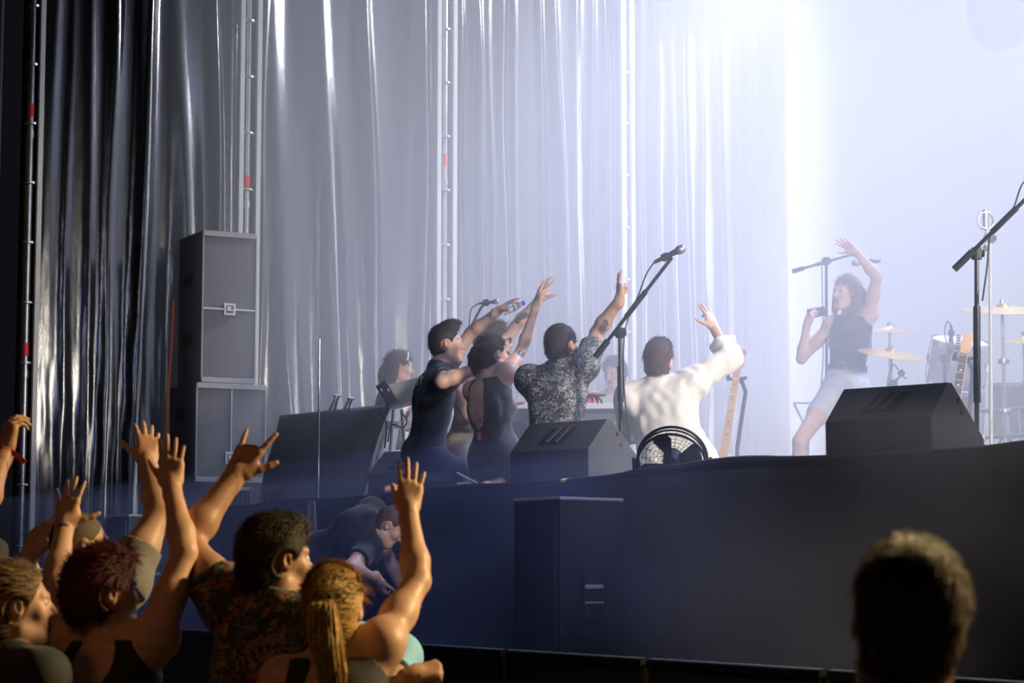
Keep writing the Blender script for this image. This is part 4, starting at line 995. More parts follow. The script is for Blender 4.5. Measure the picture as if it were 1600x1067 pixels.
            p1 = p0 + dirs * ln * .5 + n0 * ln * lift * .6; p2 = p0 + dirs * ln + n0 * ln * lift * .8
            pts = np.stack([p0 - side_ * w, p0 + side_ * w, p1 + side_ * w * .8, p1 - side_ * w * .8, p2 + side_ * w * .2, p2 - side_ * w * .2], 1).reshape(-1, 3)
            b_ = off + 6 * np.arange(strands)[:, None]
            q = np.concatenate([b_ + np.array([[0, 1, 2, 3]]), b_ + np.array([[3, 2, 4, 5]])]); V.append(pts); Qs.append(q); off += len(pts)
        for t in tubes:                                  # locks: (guide points, radius profile, count, lock radius, waviness)
            g, rad, cnt, lr, wv = t; g = [Vector(x) for x in g]
            for i in range(cnt):
                an, rd = rg.uniform(0, 6.283), math.sqrt(rg.uniform(0, 1)); ph = rg.uniform(0, 6.3); mb = MB(); pts = []
                cv = catmull(g, 5); nC = len(cv); end = rg.uniform(.82, 1.0)
                for k_, p in enumerate(cv[:max(3, int(nC * end))]):
                    q_ = k_ / (nC - 1); R_ = np.interp(q_, np.linspace(0, 1, len(rad)), rad) * h
                    off_ = (Vector(r) * math.cos(an) + (Vector(f) * .8 + Vector(u) * .2) * math.sin(an)) * rd * R_
                    pts.append(p + off_ + (Vector(r) * math.sin(q_ * wv + ph) + Vector(f) * math.cos(q_ * wv * 1.1 + ph)) * .006 * (wv > 0) * min(1, q_ * 4))
                n_ = len(pts); mb.tube(pts, [lr * h * (1 - .75 * (k_ / (n_ - 1)) ** 3) for k_ in range(n_)], 4, caps=False)
                v = np.array([list(x) for x in mb.v]); V.append(v); Qs.append(np.array(mb.f) + off); off += len(v)
        return np_mesh(part, np.concatenate(V), np.concatenate(Qs), [m], s.T, s.base)
def reach(prev, px, py, L, sgn):
    """the point that the photograph shows at px, py, a length L from prev, on its far (+1) or near (-1) side"""
    c = np.array([0, 0, EYE]); d = A3(at(px, py, 1.0)) - c; o = np.asarray(prev, float) - c
    dd = d @ d; t0 = (o @ d) / dd; m = o - d * t0; g = L * L - m @ m
    return c + d * (t0 + (sgn * math.sqrt(g / dd) if g > 0 else 0))

def skin_mat(name, c):
    m = mat('skin_' + name, c, .47, spec=.35, var=.10, vscale=22, bump=.06, bscale=240); return m
SKIN = dict(light=skin_mat('light', (.60, .36, .25)), tan=skin_mat('tan', (.46, .26, .16)), pale=skin_mat('pale', (.66, .42, .32)))
LIP = mat('lips', (.42, .15, .12), .4); MOUTH = mat('mouth_inside', (.05, .008, .008), .5); EYEW = mat('eye_white', (.72, .70, .66), .25); IRIS = mat('eye_iris', (.03, .018, .01), .2)
def hairm(name, c, rough=.45): return mat('hair_' + name, c, .62, spec=.3, var=.5, vscale=110, bump=.15, bscale=160)
HAIR = dict(black=hairm('black', (.012, .010, .009)), brown=hairm('brown', (.085, .050, .030)), dbrown=hairm('dark_brown', (.034, .023, .017)), red=hairm('dark_red', (.075, .010, .012)), blond=hairm('blond', (.50, .31, .10)),
            dblond=hairm('dark_blond', (.20, .12, .05)), grey=hairm('grey', (.11, .09, .065)))
CLOTH = dict(black=mat('black_cotton', (.012, .012, .015), .8, sheen=.15), navy=mat('navy_cotton', (.016, .018, .030), .8, sheen=.15), white=mat('cream_linen', (.70, .66, .58), .8, sheen=.2, var=.06, vscale=6), grey=mat('grey_cotton', (.20, .19, .17), .85, sheen=.2),
             denim=mat('light_denim', (.55, .60, .68), .8, var=.14, vscale=30), jeans=mat('dark_denim', (.03, .035, .06), .85), shoe=mat('dark_shoe', (.03, .03, .03), .6), blue=mat('sky_blue_cotton', (.22, .52, .75), .7), beige=mat('beige_cotton', (.62, .56, .46), .8, var=.06, vscale=8), leather=mat('black_leather', (.015, .014, .014), .35))
def pattern_mat(name, base, cols, scale, lines):
    m = bpy.data.materials.new(name); m.use_nodes = True; nt = m.node_tree; p = nt.nodes['Principled BSDF']; p.inputs['Roughness'].default_value = .75
    tc = nt.nodes.new('ShaderNodeTexCoord'); nz = nt.nodes.new('ShaderNodeTexNoise'); nz.inputs['Scale'].default_value = scale * .8; nz.inputs['Detail'].default_value = 2
    mx = nt.nodes.new('ShaderNodeMix'); mx.data_type = 'VECTOR'; mx.inputs[0].default_value = lines[2]
    nt.links.new(tc.outputs['Object'], nz.inputs['Vector']); nt.links.new(tc.outputs['Object'], mx.inputs[4]); nt.links.new(nz.outputs['Color'], mx.inputs[5])
    v = nt.nodes.new('ShaderNodeTexVoronoi'); v.feature = 'DISTANCE_TO_EDGE'; v.inputs['Scale'].default_value = scale
    v2 = nt.nodes.new('ShaderNodeTexVoronoi'); v2.inputs['Scale'].default_value = scale
    nt.links.new(mx.outputs[1], v.inputs['Vector']); nt.links.new(mx.outputs[1], v2.inputs['Vector'])
    r = nt.nodes.new('ShaderNodeValToRGB'); r.color_ramp.interpolation = 'CONSTANT'
    e = r.color_ramp.elements; e[0].color = (*cols[0], 1); e[0].position = 0; e[1].color = (*cols[1], 1); e[1].position = 1 / len(cols)
    for i in range(2, len(cols)): q = e.new(i / len(cols)); q.color = (*cols[i], 1)
    sx = nt.nodes.new('ShaderNodeSeparateColor'); nt.links.new(v2.outputs['Color'], sx.inputs[0]); nt.links.new(sx.outputs[0], r.inputs['Fac'])
    lt = nt.nodes.new('ShaderNodeMapRange'); lt.inputs[1].default_value = lines[0]; lt.inputs[2].default_value = lines[1]; nt.links.new(v.outputs['Distance'], lt.inputs[0])
    m2 = nt.nodes.new('ShaderNodeMix'); m2.data_type = 'RGBA'; m2.inputs[6].default_value = (*base, 1)
    nt.links.new(lt.outputs[0], m2.inputs[0]); nt.links.new(r.outputs['Color'], m2.inputs[7]); nt.links.new(m2.outputs[2], p.inputs['Base Color'])
    return m
FLORAL = pattern_mat('floral_print', (.02, .02, .028), [(.025, .025, .035), (.36, .36, .34), (.03, .03, .04), (.40, .40, .38), (.10, .10, .11), (.20, .20, .20)], 44, (.05, .13, .16))
JUNGLE = pattern_mat('colourful_print', (.012, .012, .014), [(.30, .20, .08), (.10, .13, .08), (.34, .13, .04), (.09, .08, .16), (.20, .19, .12), (.26, .08, .05), (.03, .03, .03)], 27, (.05, .13, .14))
# ------------------------------------------------------------------ the people
TATTOO = mat('tattoo_ink', (.10, .085, .08), .5, var=.4, vscale=60)
def Q(px, py, Y): return A3(at(px, py, Y))
def foot(px, Y, z): p = at(px, 700, Y); return (p.x, p.y, z)
def cut(s, c, r, ax=None): return Prim('ell', A3(c), None, r, 0, 'cut', ax or s.AX)
def tee(s, m, off=.012, sl=(.55, .55), hem=-.07, neck=.012, name='shirt', res=.008, wr=.004, wf=22, flare=.008, seed=1, ntilt=.35, extra=(), label=None, cutx=()):
    ps = s.pick(('torso', 'shoulderL', 'shoulderR'), off)
    for sd, k in zip('LR', sl):
        if k: ps += s.sleeve(sd, k, off + .003, flare)
    up = s.u; n = nrm(up + s.f * ntilt)
    return s.garment(name, ps + list(extra), m, res, [(s.pelvis + up * hem * s.sc, -up)], wr, wf, seed, cut=list(cutx) + [Prim('cap', s.neck + up * (neck + .035) * s.sc + s.f * .03 * s.sc, s.neck + up * .2 * s.sc, (.068 * s.sc, .085 * s.sc), 0, 'cut')], label=label)
def vest(s, m, off=.007, back=None, hem=-.06, strap=.085, name='top', res=.006, label=None, drop=0.02, armhole=.075, wr=.002, front=None):
    """a sleeveless top: shoulders and neck carved away, straps left between"""
    ps = s.pick(('torso',), off); u, r, f, q = s.u, s.r, s.f, s.sc
    cs = [cut(s, s.sh[sd] + u * .0 + r * g * .012 * q, (armhole * q, armhole * q * 1.2, armhole * q * 1.35)) for sd, g in (('L', -1), ('R', 1))]
    cs.append(cut(s, s.neck + u * .03 * q, (.062 * q, .12 * q, .075 * q + drop)))
    if back: cs.append(cut(s, s.neck - f * .11 * q - u * back[0] * q, (back[1] * q, .09 * q, back[2] * q)))
    if front: cs.append(cut(s, s.neck + f * .11 * q - u * front[0] * q, (front[1] * q, .09 * q, front[2] * q)))
    return s.garment(name, ps, m, res, [(s.pelvis + u * hem * q, -u), (s.neck + u * .01 * q, u)], wr, 26, 2, cut=cs, label=label)

CROWD = 'people in the crowd'; BAND = 'people on the stage'
OPEN = dict(curl=(6, 5, 8, 10), spread=(10, 2, -6, -15), thumb=(62, 12))

# --- man in the colourful print shirt, making horns
Y = 6.2; p = Person('man in a colourful printed shirt raising a horned hand in the crowd', CROWD, foot(420, Y, 0), 1.03, .0032, .0075, .0042, skin=SKIN['tan'])
N = Q(428, 958, Y); p.torso(N - np.array([.02, .03, .53]), N, 32, sh=(.07, .0), shf=(.03, 0)); p.head(Q(432, 874, Y + .02), 58, -2)
e = reach(p.sh['L'], 291, 848, .28, 1); w = reach(e, 368, 742, .26, 1); p.arm('L', e, w, dict(d=(.48, .12, .87), n=(.25, .95, -.1), curl=(4, 82, 84, 6), spread=(10, 0, -4, -16), thumb=(46, 10)), 1.12)
e = p.sh['R'] + np.array([.10, -.02, -.27]); p.arm('R', e, e + np.array([.02, .2, -.12]), dict(d=(0, .8, -.5), n=(-1, 0, 0), curl=(25, 28, 30, 32)))
p.legs('stand'); p.build(); tee(p, JUNGLE, .016, (.42, .8), -.10, .025, wr=.005, flare=.016, seed=3); p.trousers(CLOTH['jeans']); p.shoes(CLOTH['shoe'])
p.garment('collar', [Prim('cap', p.neck + p.u * .0 - p.f * .01, p.neck + p.u * .042 - p.f * .004, (.085, .070), .01, 'c')], JUNGLE, .006, [(p.neck + p.u * .045, nrm(p.u + p.f * .5))], .001)
p.hair(HAIR['dbrown'], .016, .060, .55, -.088, .004, 60, 5000, .030, .0013, bald_top=None, crown=.004, wild=.5)
p.band('wristband', 'L', .93, mat('pale_band', (.42, .36, .26), .7), .016)
# --- woman with a blond ponytail, one arm up
Y = 5.85; p = Person('woman with a blond ponytail and one bare arm raised in the crowd', CROWD, foot(525, Y, 0), .95, .0030, .007, .0042, True, SKIN['light'])
N = Q(522, 1034, Y); p.torso(N - np.array([.0, .04, .48]), N, 12, sh=(0, .10), shf=(0, .05)); p.head(Q(522, 950, Y + .02), 10, 8)
e = reach(p.sh['R'], 652, 908, .25, 1); w = reach(e, 638, 798, .225, 1); p.arm('R', e, w, dict(d=(.06, .22, .97), n=(-.2, .95, -.2), curl=(6, 4, 4, 5), spread=(9, 3, -4, -14), thumb=(22, 35)), 1.12)
e = p.sh['L'] + np.array([-.05, .02, -.26]); p.arm('L', e, e + np.array([.05, .2, .03]), dict(d=(.3, .9, 0), n=(0, 0, -1)))
p.legs('stand'); p.build(); vest(p, CLOTH['black'], .007, (.07, .055, .13), -.08, armhole=.070); p.trousers(CLOTH['jeans']); p.shoes(CLOTH['shoe'])
L = p.L
p.hair(HAIR['blond'], .016, .055, .55, -.085, .003, 50, 4500, .055, .0014, comb=(0, -.9, .1), lift=.05, wild=.12,
       tubes=[([L(0, -.110, .040), L(.005, -.150, .035), L(.015, -.165, -.06), L(.03, -.150, -.18), L(.035, -.145, -.30)], (.008, .034, .046, .040, .012), 330, .0024, 7)])
b = MB(); b.lathe([(.020, -.012), (.028, -.012), (.030, 0), (.028, .012), (.020, .012)], 16, Vector(L(0, -.118, .040) - p.base), rod_rot(-p.hf)); b.build('hair_tie', M['rubber'], p.T, smooth=True)
p.band('hair_elastic_bracelet', 'R', .97, M['rubber'], .006)
# --- woman with dark red hair, both arms up
Y = 6.3; p = Person('woman with short dark red hair and black tank top raising both arms', CROWD, foot(165, Y, 0), .97, .0032, .0075, .0045, True, SKIN['light'], 1.06)
N = Q(172, 1006, Y); p.torso(N - np.array([0, .03, .49]), N, 22, sh=(.07, .07), shf=(.03, .03)); p.head(Q(166, 926, Y + .01), 62, 4)
e = reach(p.sh['L'], 88, 912, .26, 1); w = reach(e, 101, 822, .235, 1); p.arm('L', e, w, dict(d=(.10, .18, .97), n=(.15, .95, -.1), curl=(5, 4, 6, 8), spread=(10, 0, -9, -26), thumb=(76, 8)), 1.12)
e = reach(p.sh['R'], 288, 862, .26, 1); w = reach(e, 268, 760, .235, 1); p.arm('R', e, w, dict(d=(-.05, .12, .98), n=(0, 1, -.1), curl=(4, 4, 5, 6), spread=(7, 2, -4, -12), thumb=(40, 14)), 1.12)
for k in range(6): p.paint.append((p.neck - p.u * (.13 + .012 * (k % 3)) + p.r * (.115 + .01 * (k // 2)) - p.f * .10, (.02, .05, .02), p.AX, 5))
p.legs('stand'); p.build(); p.body.data.materials.append(TATTOO); vest(p, CLOTH['black'], .007, (.04, .07, .10), -.08, armhole=.078); p.trousers(CLOTH['jeans']); p.shoes(CLOTH['shoe'])
p.hair(HAIR['red'], .026, .060, .6, -.070, .009, 55, 6000, .040, .0014, lift=.35, wild=.8, crown=.006)
p.band('bracelet', 'L', .93, mat('purple_band', (.12, .03, .08), .5), .022, tilt=.15); p.band('bead_bracelet', 'L', 1.02, mat('yellow_beads', (.65, .38, .03), .4, bump=.8, bscale=300), .010, tilt=-.2, thick=.006)
# --- shaved man in a grey T-shirt, arm up
Y = 7.6; p = Person('shaven-headed man in a grey T-shirt raising his right arm with a green wristband', CROWD, foot(135, Y, 0), 1.04, .0036, .0085, .0045, skin=SKIN['light'])
N = Q(128, 922, Y); p.torso(N - np.array([0, .02, .53]), N, 30, sh=(.03, .08), shf=(0, .04)); p.head(Q(126, 854, Y + .02), 62, 0)
e = reach(p.sh['R'], 250, 798, .29, 1); w = reach(e, 230, 722, .26, 1); p.arm('R', e, w, dict(d=(-.05, .35, .93), n=(-.25, .9, -.3), curl=(14, 14, 15, 18), spread=(12, 3, -5, -12), thumb=(52, 14)), 1.15)
e = reach(p.sh['L'], 40, 905, .29, 1); w = reach(e, 46, 866, .26, -1); p.arm('L', e, w, dict(d=(.35, .3, .88), n=(.5, .85, 0), curl=(12, 12, 14, 18), spread=(6, 1, -4, -9), thumb=(40, 15)))
p.legs('stand'); p.build(); tee(p, CLOTH['grey'], .014, (.5, .5), -.08, .0); p.trousers(CLOTH['jeans']); p.shoes(CLOTH['shoe'])
p.hair(mat('hair_stubble', (.10, .075, .055), .7, var=.3, vscale=120), .0025, .050, .55, -.075, .0004, 60, 0)
p.band('wristband', 'R', .97, mat('green_band', (.35, .40, .06), .5), .016, label='yellow-green wristband'); p.band('bracelet', 'L', .85, mat('pale_band', (.42, .36, .26), .7), .012)
# --- woman with long dark blond hair at the left edge
Y = 6.0; p = Person('woman with long dark blond hair tied half up at the left edge of the crowd', CROWD, foot(5, Y, 0), .96, .004, .009, .0045, True, SKIN['light'])
N = Q(14, 1030, Y); p.torso(N - np.array([0, .03, .48]), N, 40); p.head(Q(26, 946, Y + .01), 70, 2)
for sd, g in (('L', -1), ('R', 1)):
    e = p.sh[sd] + p.r * g * .04 + np.array([0, .02, -.26]); p.arm(sd, e, e + np.array([.06, .18, -.06]), dict(d=(.2, .9, -.2), n=(0, 0, -1), curl=(25, 25, 25, 25)))
p.legs('stand'); p.build(); tee(p, CLOTH['black'], .010, (.5, .5), -.08, .0); p.trousers(CLOTH['jeans']); p.shoes(CLOTH['shoe']); L = p.L
p.hair(HAIR['dblond'], .015, .058, .55, -.085, .003, 50, 3500, .055, .0014, comb=(0, -.9, .05), lift=.05, wild=.15,
       tubes=[([L(.02, -.09, .05), L(.05, -.115, .0), L(.06, -.10, -.12), L(.07, -.08, -.26)], (.03, .05, .055, .025), 200, .0026, 4), ([L(-.03, -.09, .04), L(-.05, -.11, -.02), L(-.05, -.10, -.14), L(-.05, -.09, -.27)], (.03, .05, .05, .025), 140, .0026, 4)])
# --- person beyond the left edge: only the raised hand is seen
Y = 7.0; p = Person('person at the left edge: only a raised hand with a red ribbon shows', CROWD, foot(-75, Y, 0), 1.0, .0034, .010, .006, skin=SKIN['tan'])
N = Q(-80, 925, Y); p.torso(N - np.array([0, 0, .52]), N, 25, sh=(0, .06)); p.head(Q(-80, 850, Y), 30)
e = reach(p.sh['R'], -28, 800, .28, 1); w = reach(e, 8, 704, .255, 1); p.arm('R', e, w, dict(d=(.12, .2, .97), n=(.7, .6, -.2), curl=(30, 34, 40, 44), spread=(6, 1, -4, -8), thumb=(30, 25)))
e = p.sh['L'] + np.array([-.05, 0, -.28]); p.arm('L', e, e + np.array([0, .1, -.22]), dict(d=(0, .2, -1), n=(1, 0, 0), curl=(25, 25, 25, 25)))
p.legs('stand'); p.build(); tee(p, CLOTH['black']); p.trousers(CLOTH['jeans']); p.shoes(CLOTH['shoe']); p.hair(HAIR['black'], strands=300)
p.band('ribbon_band', 'R', .97, mat('red_ribbon', (.55, .06, .03), .6), .014)
c = p.j['wR'] - p.base; b = MB(); b.box(Vector(c) + Vector((.045, -.02, -.02)), (.065, .004, .016), Matrix.Rotation(R(38), 3, 'Y')); b.build('ribbon_end', mat('red_ribbon', (.55, .06, .03), .6), p.T)
# --- the near head at the right
Y = 3.2; p = Person('dark short-haired head of a spectator close to the camera at lower right', CROWD, foot(1400, Y, 0), 1.0, .006, .0075, .0038, skin=SKIN['tan'])
N = Q(1398, 1132, Y - .01); p.torso(N - np.array([0, 0, .52]), N, 4); p.head(Q(1420, 975, Y + .02), 6, -4, 7)
for sd, g in (('L', -1), ('R', 1)):
    e = p.sh[sd] + p.r * g * .05 + np.array([0, 0, -.28]); p.arm(sd, e, e + np.array([0, .1, -.22]), dict(d=(0, .2, -1), n=(-g, 0, 0), curl=(25, 25, 25, 25)))
p.legs('stand'); p.build(); tee(p, CLOTH['black'], neck=.0); p.trousers(CLOTH['jeans']); p.shoes(CLOTH['shoe']); p.hair(HAIR['dblond'], .012, .055, .7, -.085, .002, 60, 9000, .020, .0009, lift=.5, wild=.6, res=.004)
# --- someone in light blue, hidden behind the ponytail
Y = 6.75; p = Person('person in a light blue top almost hidden behind the blond ponytail', CROWD, foot(560, Y, 0), .95, .0034, .0085, .006, True, SKIN['tan'])
N = Q(545, 1000, Y); p.torso(N - np.array([.0, -.02, .49]), N, 10, sh=(0, .0)); p.head(Q(528, 946, Y + .06), 0, -25)
e = reach(p.sh['R'], 610, 1085, .26, -1); w = reach(e, 645, 1054, .23, -1); p.arm('R', e, w, dict(d=(.85, .3, .2), n=(.1, .6, -.75), curl=(58, 62, 64, 66), spread=(4, 1, -2, -5), thumb=(30, 35)))
e = p.sh['L'] + np.array([-.05, .0, -.27]); p.arm('L', e, e + np.array([.05, .18, -.05]), dict(d=(0, 1, 0), n=(0, 0, -1)))
p.legs('stand'); p.build(); tee(p, CLOTH['blue'], .012, (.5, .5), -.08, .02); p.trousers(CLOTH['jeans']); p.shoes(CLOTH['shoe']); p.hair(HAIR['brown'], strands=500)
# --- crew member bending over in the pit, on a case
Y = 13.2; fz = .84; fp_ = foot(505, Y, 0)
T = thing('flight_case', 'black flight case in the pit that the bending man stands on', 'case', fp_, R(-60))
b = MB(); b.box((0, 0, fz / 2), (.9, .6, fz), bev=.012); b.build('body', M['cabinet'], T)
for z in (.03, fz - .03):
    b = MB(); b.box((0, 0, z), (.915, .615, .03), bev=.004); b.build('edge_trim', M['steel'], T)
for x in (-.25, .25):
    b = MB(); b.box((x, -.305, fz * .6), (.12, .02, .10), bev=.01); b.build('butterfly_latch', M['steel'], T)
p = Person('man in a black T-shirt bending over in the pit below the stage', CROWD, (fp_[0], fp_[1], fz + .002), 1.0, .005, .009, .005, skin=SKIN['light'])
PV = Q(498, 872, Y); N = Q(584, 818, Y - .18); p.torso(PV, N, 90, shf=(.03, .03)); p.head(Q(610, 822, Y - .22), 90, -40)
e = reach(p.sh['R'], 546, 886, .29, -1); w = reach(e, 590, 905, .26, 1); p.arm('R', e, w, dict(d=(.3, .4, -.8), n=(.6, .6, 0), curl=(30, 30, 32, 34)))
e = p.sh['L'] + np.array([.1, .05, -.27]); p.arm('L', e, e + np.array([.1, 0, -.23]), dict(d=(.2, .3, -.8), n=(0, -1, 0), curl=(30, 30, 32, 34)))
p.legs('stand', fz + .002); p.build(); tee(p, CLOTH['black'], .014, (.62, .6), -.06, .01); p.trousers(CLOTH['jeans']); p.shoes(CLOTH['shoe']); p.hair(HAIR['brown'], .006, .05, .6, -.08, .001, 60, 800, .012, .0012)

# ---- on the stage
ST = STAGE + .004
# --- man in the black T-shirt, shouting
Y = 13.95; p = Person('man in a black T-shirt with a quiff kneeling and shouting on stage', BAND, foot(668, Y, ST), 1.0, .0038, .0085, .0042, skin=SKIN['light'], build=1.02)
PV = Q(666, 706, Y); N = Q(685, 578, Y + .0); p.torso(PV, N, 72, sh=(.03, .0), shf=(.06, .02)); p.head(Q(698, 537, Y), 82, 4, mouth=.021, hs=1.0)
e = reach(p.sh['R'], 690, 597, .28, -1); w = reach(e, 748, 573, .26, 1); p.arm('R', e, w, dict(d=(.8, .55, .1), n=(-.3, .8, 0), curl=(20, 20, 22, 24)), 1.1)
e = reach(p.sh['L'], 736, 520, .28, 1); w = reach(e, 778, 486, .255, -1); p.arm('L', e, w, dict(d=(.72, -.05, .55), n=(.6, .1, -.8), curl=(8, 30, 34, 38), spread=(20, 4, -6, -14), thumb=(75, 20)))
HB = p.hl['L']; p.legs('kneel', ST); p.build(); tee(p, CLOTH['navy'], .014, (.5, .5), -.06, .015, wr=.006, wf=18, seed=8); p.trousers(CLOTH['jeans'])
p.hair(HAIR['dbrown'], .010, .060, .55, -.070, .002, 60, 2500, .035, .0014, crown=.022, comb=(0, .7, .5), lift=.25, wild=.25)
p.band('wristband', 'L', .90, M['white'], .022, thick=.004); p.band('wristband', 'L', .98, M['white'], .014, thick=.004)
# lettering on the back of the shirt
for k, (px, py, ch, sz) in enumerate(((652, 596, 'S', .075), (658, 594, 'Y', .085))):
    cu = bpy.data.curves.new('shirt_print', 'FONT'); cu.body = ch; cu.size = sz; cu.extrude = .001; cu.align_x = 'CENTER'; cu.align_y = 'CENTER'
    to = bpy.data.objects.new('letter_source', cu); COL.objects.link(to); me = bpy.data.meshes.new_from_object(to.evaluated_get(bpy.context.evaluated_depsgraph_get())); bpy.data.objects.remove(to)
    me.materials.clear(); o = link('shirt_print', me, mat('print_yellow', (.62, .68, .30), .6), p.T)
    o.location = Q(px, py, Y - .150 + .02 * k) - p.base; o.scale = (.55, 1, 1); o.rotation_euler = (R(90), R(18), R(-42))
# --- man with glasses
Y = 14.4; p = Person('bearded man with black glasses behind the woman with the braid', BAND, foot(725, Y, ST), 1.0, .0038, .009, .0042, skin=SKIN['light'])
PV = Q(722, 704, Y); N = Q(756, 580, Y); p.torso(PV, N, 70, sh=(.08, 0), shf=(.04, 0)); p.head(Q(772, 536, Y), 80, 6, hs=1.0)
e = reach(p.sh['R'], 714, 614, .28, -1); w = reach(e, 736, 664, .25, 1); p.arm('R', e, w, dict(d=(.9, -.1, -.1), n=(.1, .9, .2), curl=(22, 24, 26, 30), spread=(6, 1, -3, -8), thumb=(40, 20)), 1.1)
e = reach(p.sh['L'], 806, 510, .28, 1); w = reach(e, 842, 468, .25, -1); p.arm('L', e, w, dict(d=(.4, .0, .9), n=(.6, .7, 0), **OPEN)); S2L = p.j
for k in range(4): p.paint.append((p.j['eL'] + (p.j['wL'] - p.j['eL']) * (.15 + .09 * k) + np.array([0, -.03, 0]), (.02, .03, .018), p.AX, 5))
p.legs('kneel', ST); p.build(); p.body.data.materials.append(TATTOO); tee(p, CLOTH['beige'], .014, (.45, .45), -.12, .0, wr=.005); p.trousers(CLOTH['beige']); L = p.L
p.hair(HAIR['brown'], .018, .060, .5, -.065, .005, 60, 2500, .040, .0014, lift=.5, wild=.6, crown=.010)
p.garment('beard', [Prim('ell', L(0, .045, -.080), None, (.052, .052, .048), 0, 'b', (p.hr, p.hf, p.hu))], HAIR['brown'], .004, [(L(0, .0, -.045), p.hu)], .003, 90)
b = MB(); B0 = lambda x, y, z: Vector(L(x, y, z) - p.base)
for g in (-1, 1):
    b.tube([B0(g * .033 + .026 * math.cos(a_ * .5236), .104, .006 + .018 * math.sin(a_ * .5236)) for a_ in range(13)], .0032, 6, caps=False); b.tube([B0(g * .060, .102, .012), B0(g * .078, .06, .012), B0(g * .080, -.01, .006)], .003, 6)
b.tube([B0(-.009, .106, .008), B0(.009, .106, .008)], .003, 6); b.build('glasses', M['rubber'], p.T, smooth=True)
p.band('watch', 'R', .95, M['white'], .02)
# --- woman with the braid in the backless dress
Y = 13.55; p = Person('woman with a dark braid in a backless black dress raising her tattooed arm', BAND, foot(768, Y, ST), .96, .0036, .0075, .0045, True, SKIN['light'])
PV = Q(773, 712, Y); N = Q(765, 594, Y); p.torso(PV, N, 42, sh=(0, .09), shf=(0, .04)); p.head(Q(770, 553, Y + .01), 52, 12)
e = reach(p.sh['R'], 815, 548, .26, 1); w = reach(e, 837, 480, .245, 1); p.arm('R', e, w, dict(d=(.28, .05, .95), n=(.85, .45, 0), curl=(10, 4, 14, 24), spread=(10, 2, -8, -18), thumb=(60, 20)), 1.05)
e = p.sh['L'] + np.array([.02, .16, -.2]); p.arm('L', e, e + np.array([.16, .05, .1]), dict(d=(.8, .2, .4), n=(0, 0, -1)))
for k in range(3): p.paint.append((p.sh['R'] + (p.j['eR'] - p.sh['R']) * (.70 + .08 * k) + np.array([.01, -.04, 0]), (.018, .03, .02), p.AX, 5))
p.legs('kneel', ST); p.build(); p.body.data.materials.append(TATTOO); p.band('bracelet', 'R', .95, mat('dark_red_band', (.12, .02, .02), .6), .010)
DR = mat('black_glitter', (.016, .016, .020), .45, bump=.5, bscale=350, sheen=.3); q = p.sc; u, r, f = p.u, p.r, p.f
ps = p.pick(('torso', 'thigh'), .008) + [Prim('cap', p.pelvis + f * .02, p.pelvis + f * .10 - u * .18, (.17, .24), .06, 'sk', (nrm(f), .8))]
p.garment('dress', ps, DR, .007, [(p.neck + u * .015, u), (np.array([0, 0, ST + .004]), np.array([0, 0, -1.]))], .003, 24, 5,
          cut=[cut(p, p.sh[sd] + r * g * .02, (.070, .085, .095)) for sd, g in (('L', -1), ('R', 1))] + [cut(p, p.neck - f * .10 - u * .13 - r * .035, (.075, .10, .17))], label='glittering black halter dress with an open back')
L = p.L
p.hair(HAIR['dbrown'], .014, .055, .55, -.06, .007, 55, 2500, .04, .0014, lift=.3, wild=.7,
       tubes=[([L(-.02, -.09, .07), L(-.06, -.12, .02), L(-.075, -.12, -.07), L(-.06, -.10, -.15)], (.030, .042, .040, .018), 90, .005, 14), ([L(.02, -.08, .10), L(-.03, -.12, .06), L(-.05, -.12, 0.)], (.02, .035, .02), 40, .005, 12)])
b = MB(); c = Vector(p.neck - f * .105 - u * .26 - p.base); b.tube([c + Vector((.03 * math.cos(i * .4488), -.012, .022 * math.sin(i * .4488))) for i in range(15)], .002, 5); b.tube([c, c + Vector((-.03, -.01, .10))], .0025, 5); b.box(c + Vector((-.01, -.012, -.085)), (.022, .01, .05)); b.build('dress_pendant', mat('dark_red_trim', (.45, .04, .04), .4), p.T)
# --- man in the patterned shirt with the V sign
Y = 13.0; p = Person('man in a black and white patterned shirt raising a V sign', BAND, foot(868, Y, ST), 1.0, .0036, .008, .0045, skin=SKIN['tan'], build=1.08)
PV = Q(866, 704, Y); N = Q(872, 580, Y); p.torso(PV, N, 28, sh=(0, .09), shf=(0, .03)); p.head(Q(878, 540, Y + .01), 38, 6, hs=1.0)
e = reach(p.sh['R'], 933, 520, .29, 1); w = reach(e, 968, 468, .255, -1); p.arm('R', e, w, dict(d=(.02, .0, 1), n=(.95, .3, 0), curl=(2, 3, 78, 80), spread=(6, -7, -4, -8), thumb=(30, 55)), 1.12)
for k in range(5): p.paint.append((p.j['eR'] + (p.j['wR'] - p.j['eR']) * (-.12 + .11 * k) + np.array([.01, -.035, -.008]), (.016 + .004 * (k % 2), .03, .028), p.AX, 5))
e = reach(p.sh['L'], 858, 642, .29, 1); w = reach(e, 903, 620, .26, 1); p.arm('L', e, w, dict(d=(.85, .2, .15), n=(.1, .2, -.9), curl=(4, 26, 30, 36), spread=(10, 3, -4, -10), thumb=(55, -10)))
p.legs('kneel', ST); p.build(); p.body.data.materials.append(TATTOO); tee(p, FLORAL, .014, (.45, .6), -.10, .02, wr=.005, flare=.012, seed=6); p.trousers(CLOTH['jeans'])
p.garment('collar', [Prim('cap', p.neck - p.u * .005 - p.f * .012, p.neck + p.u * .035 - p.f * .006, (.082, .068), .01, 'c')], FLORAL, .006, [(p.neck + p.u * .04, nrm(p.u + p.f * .5))], .001)
p.hair(HAIR['dbrown'], .012, .060, .6, -.085, .003, 60, 2500, .022, .0014, lift=.45, wild=.6)
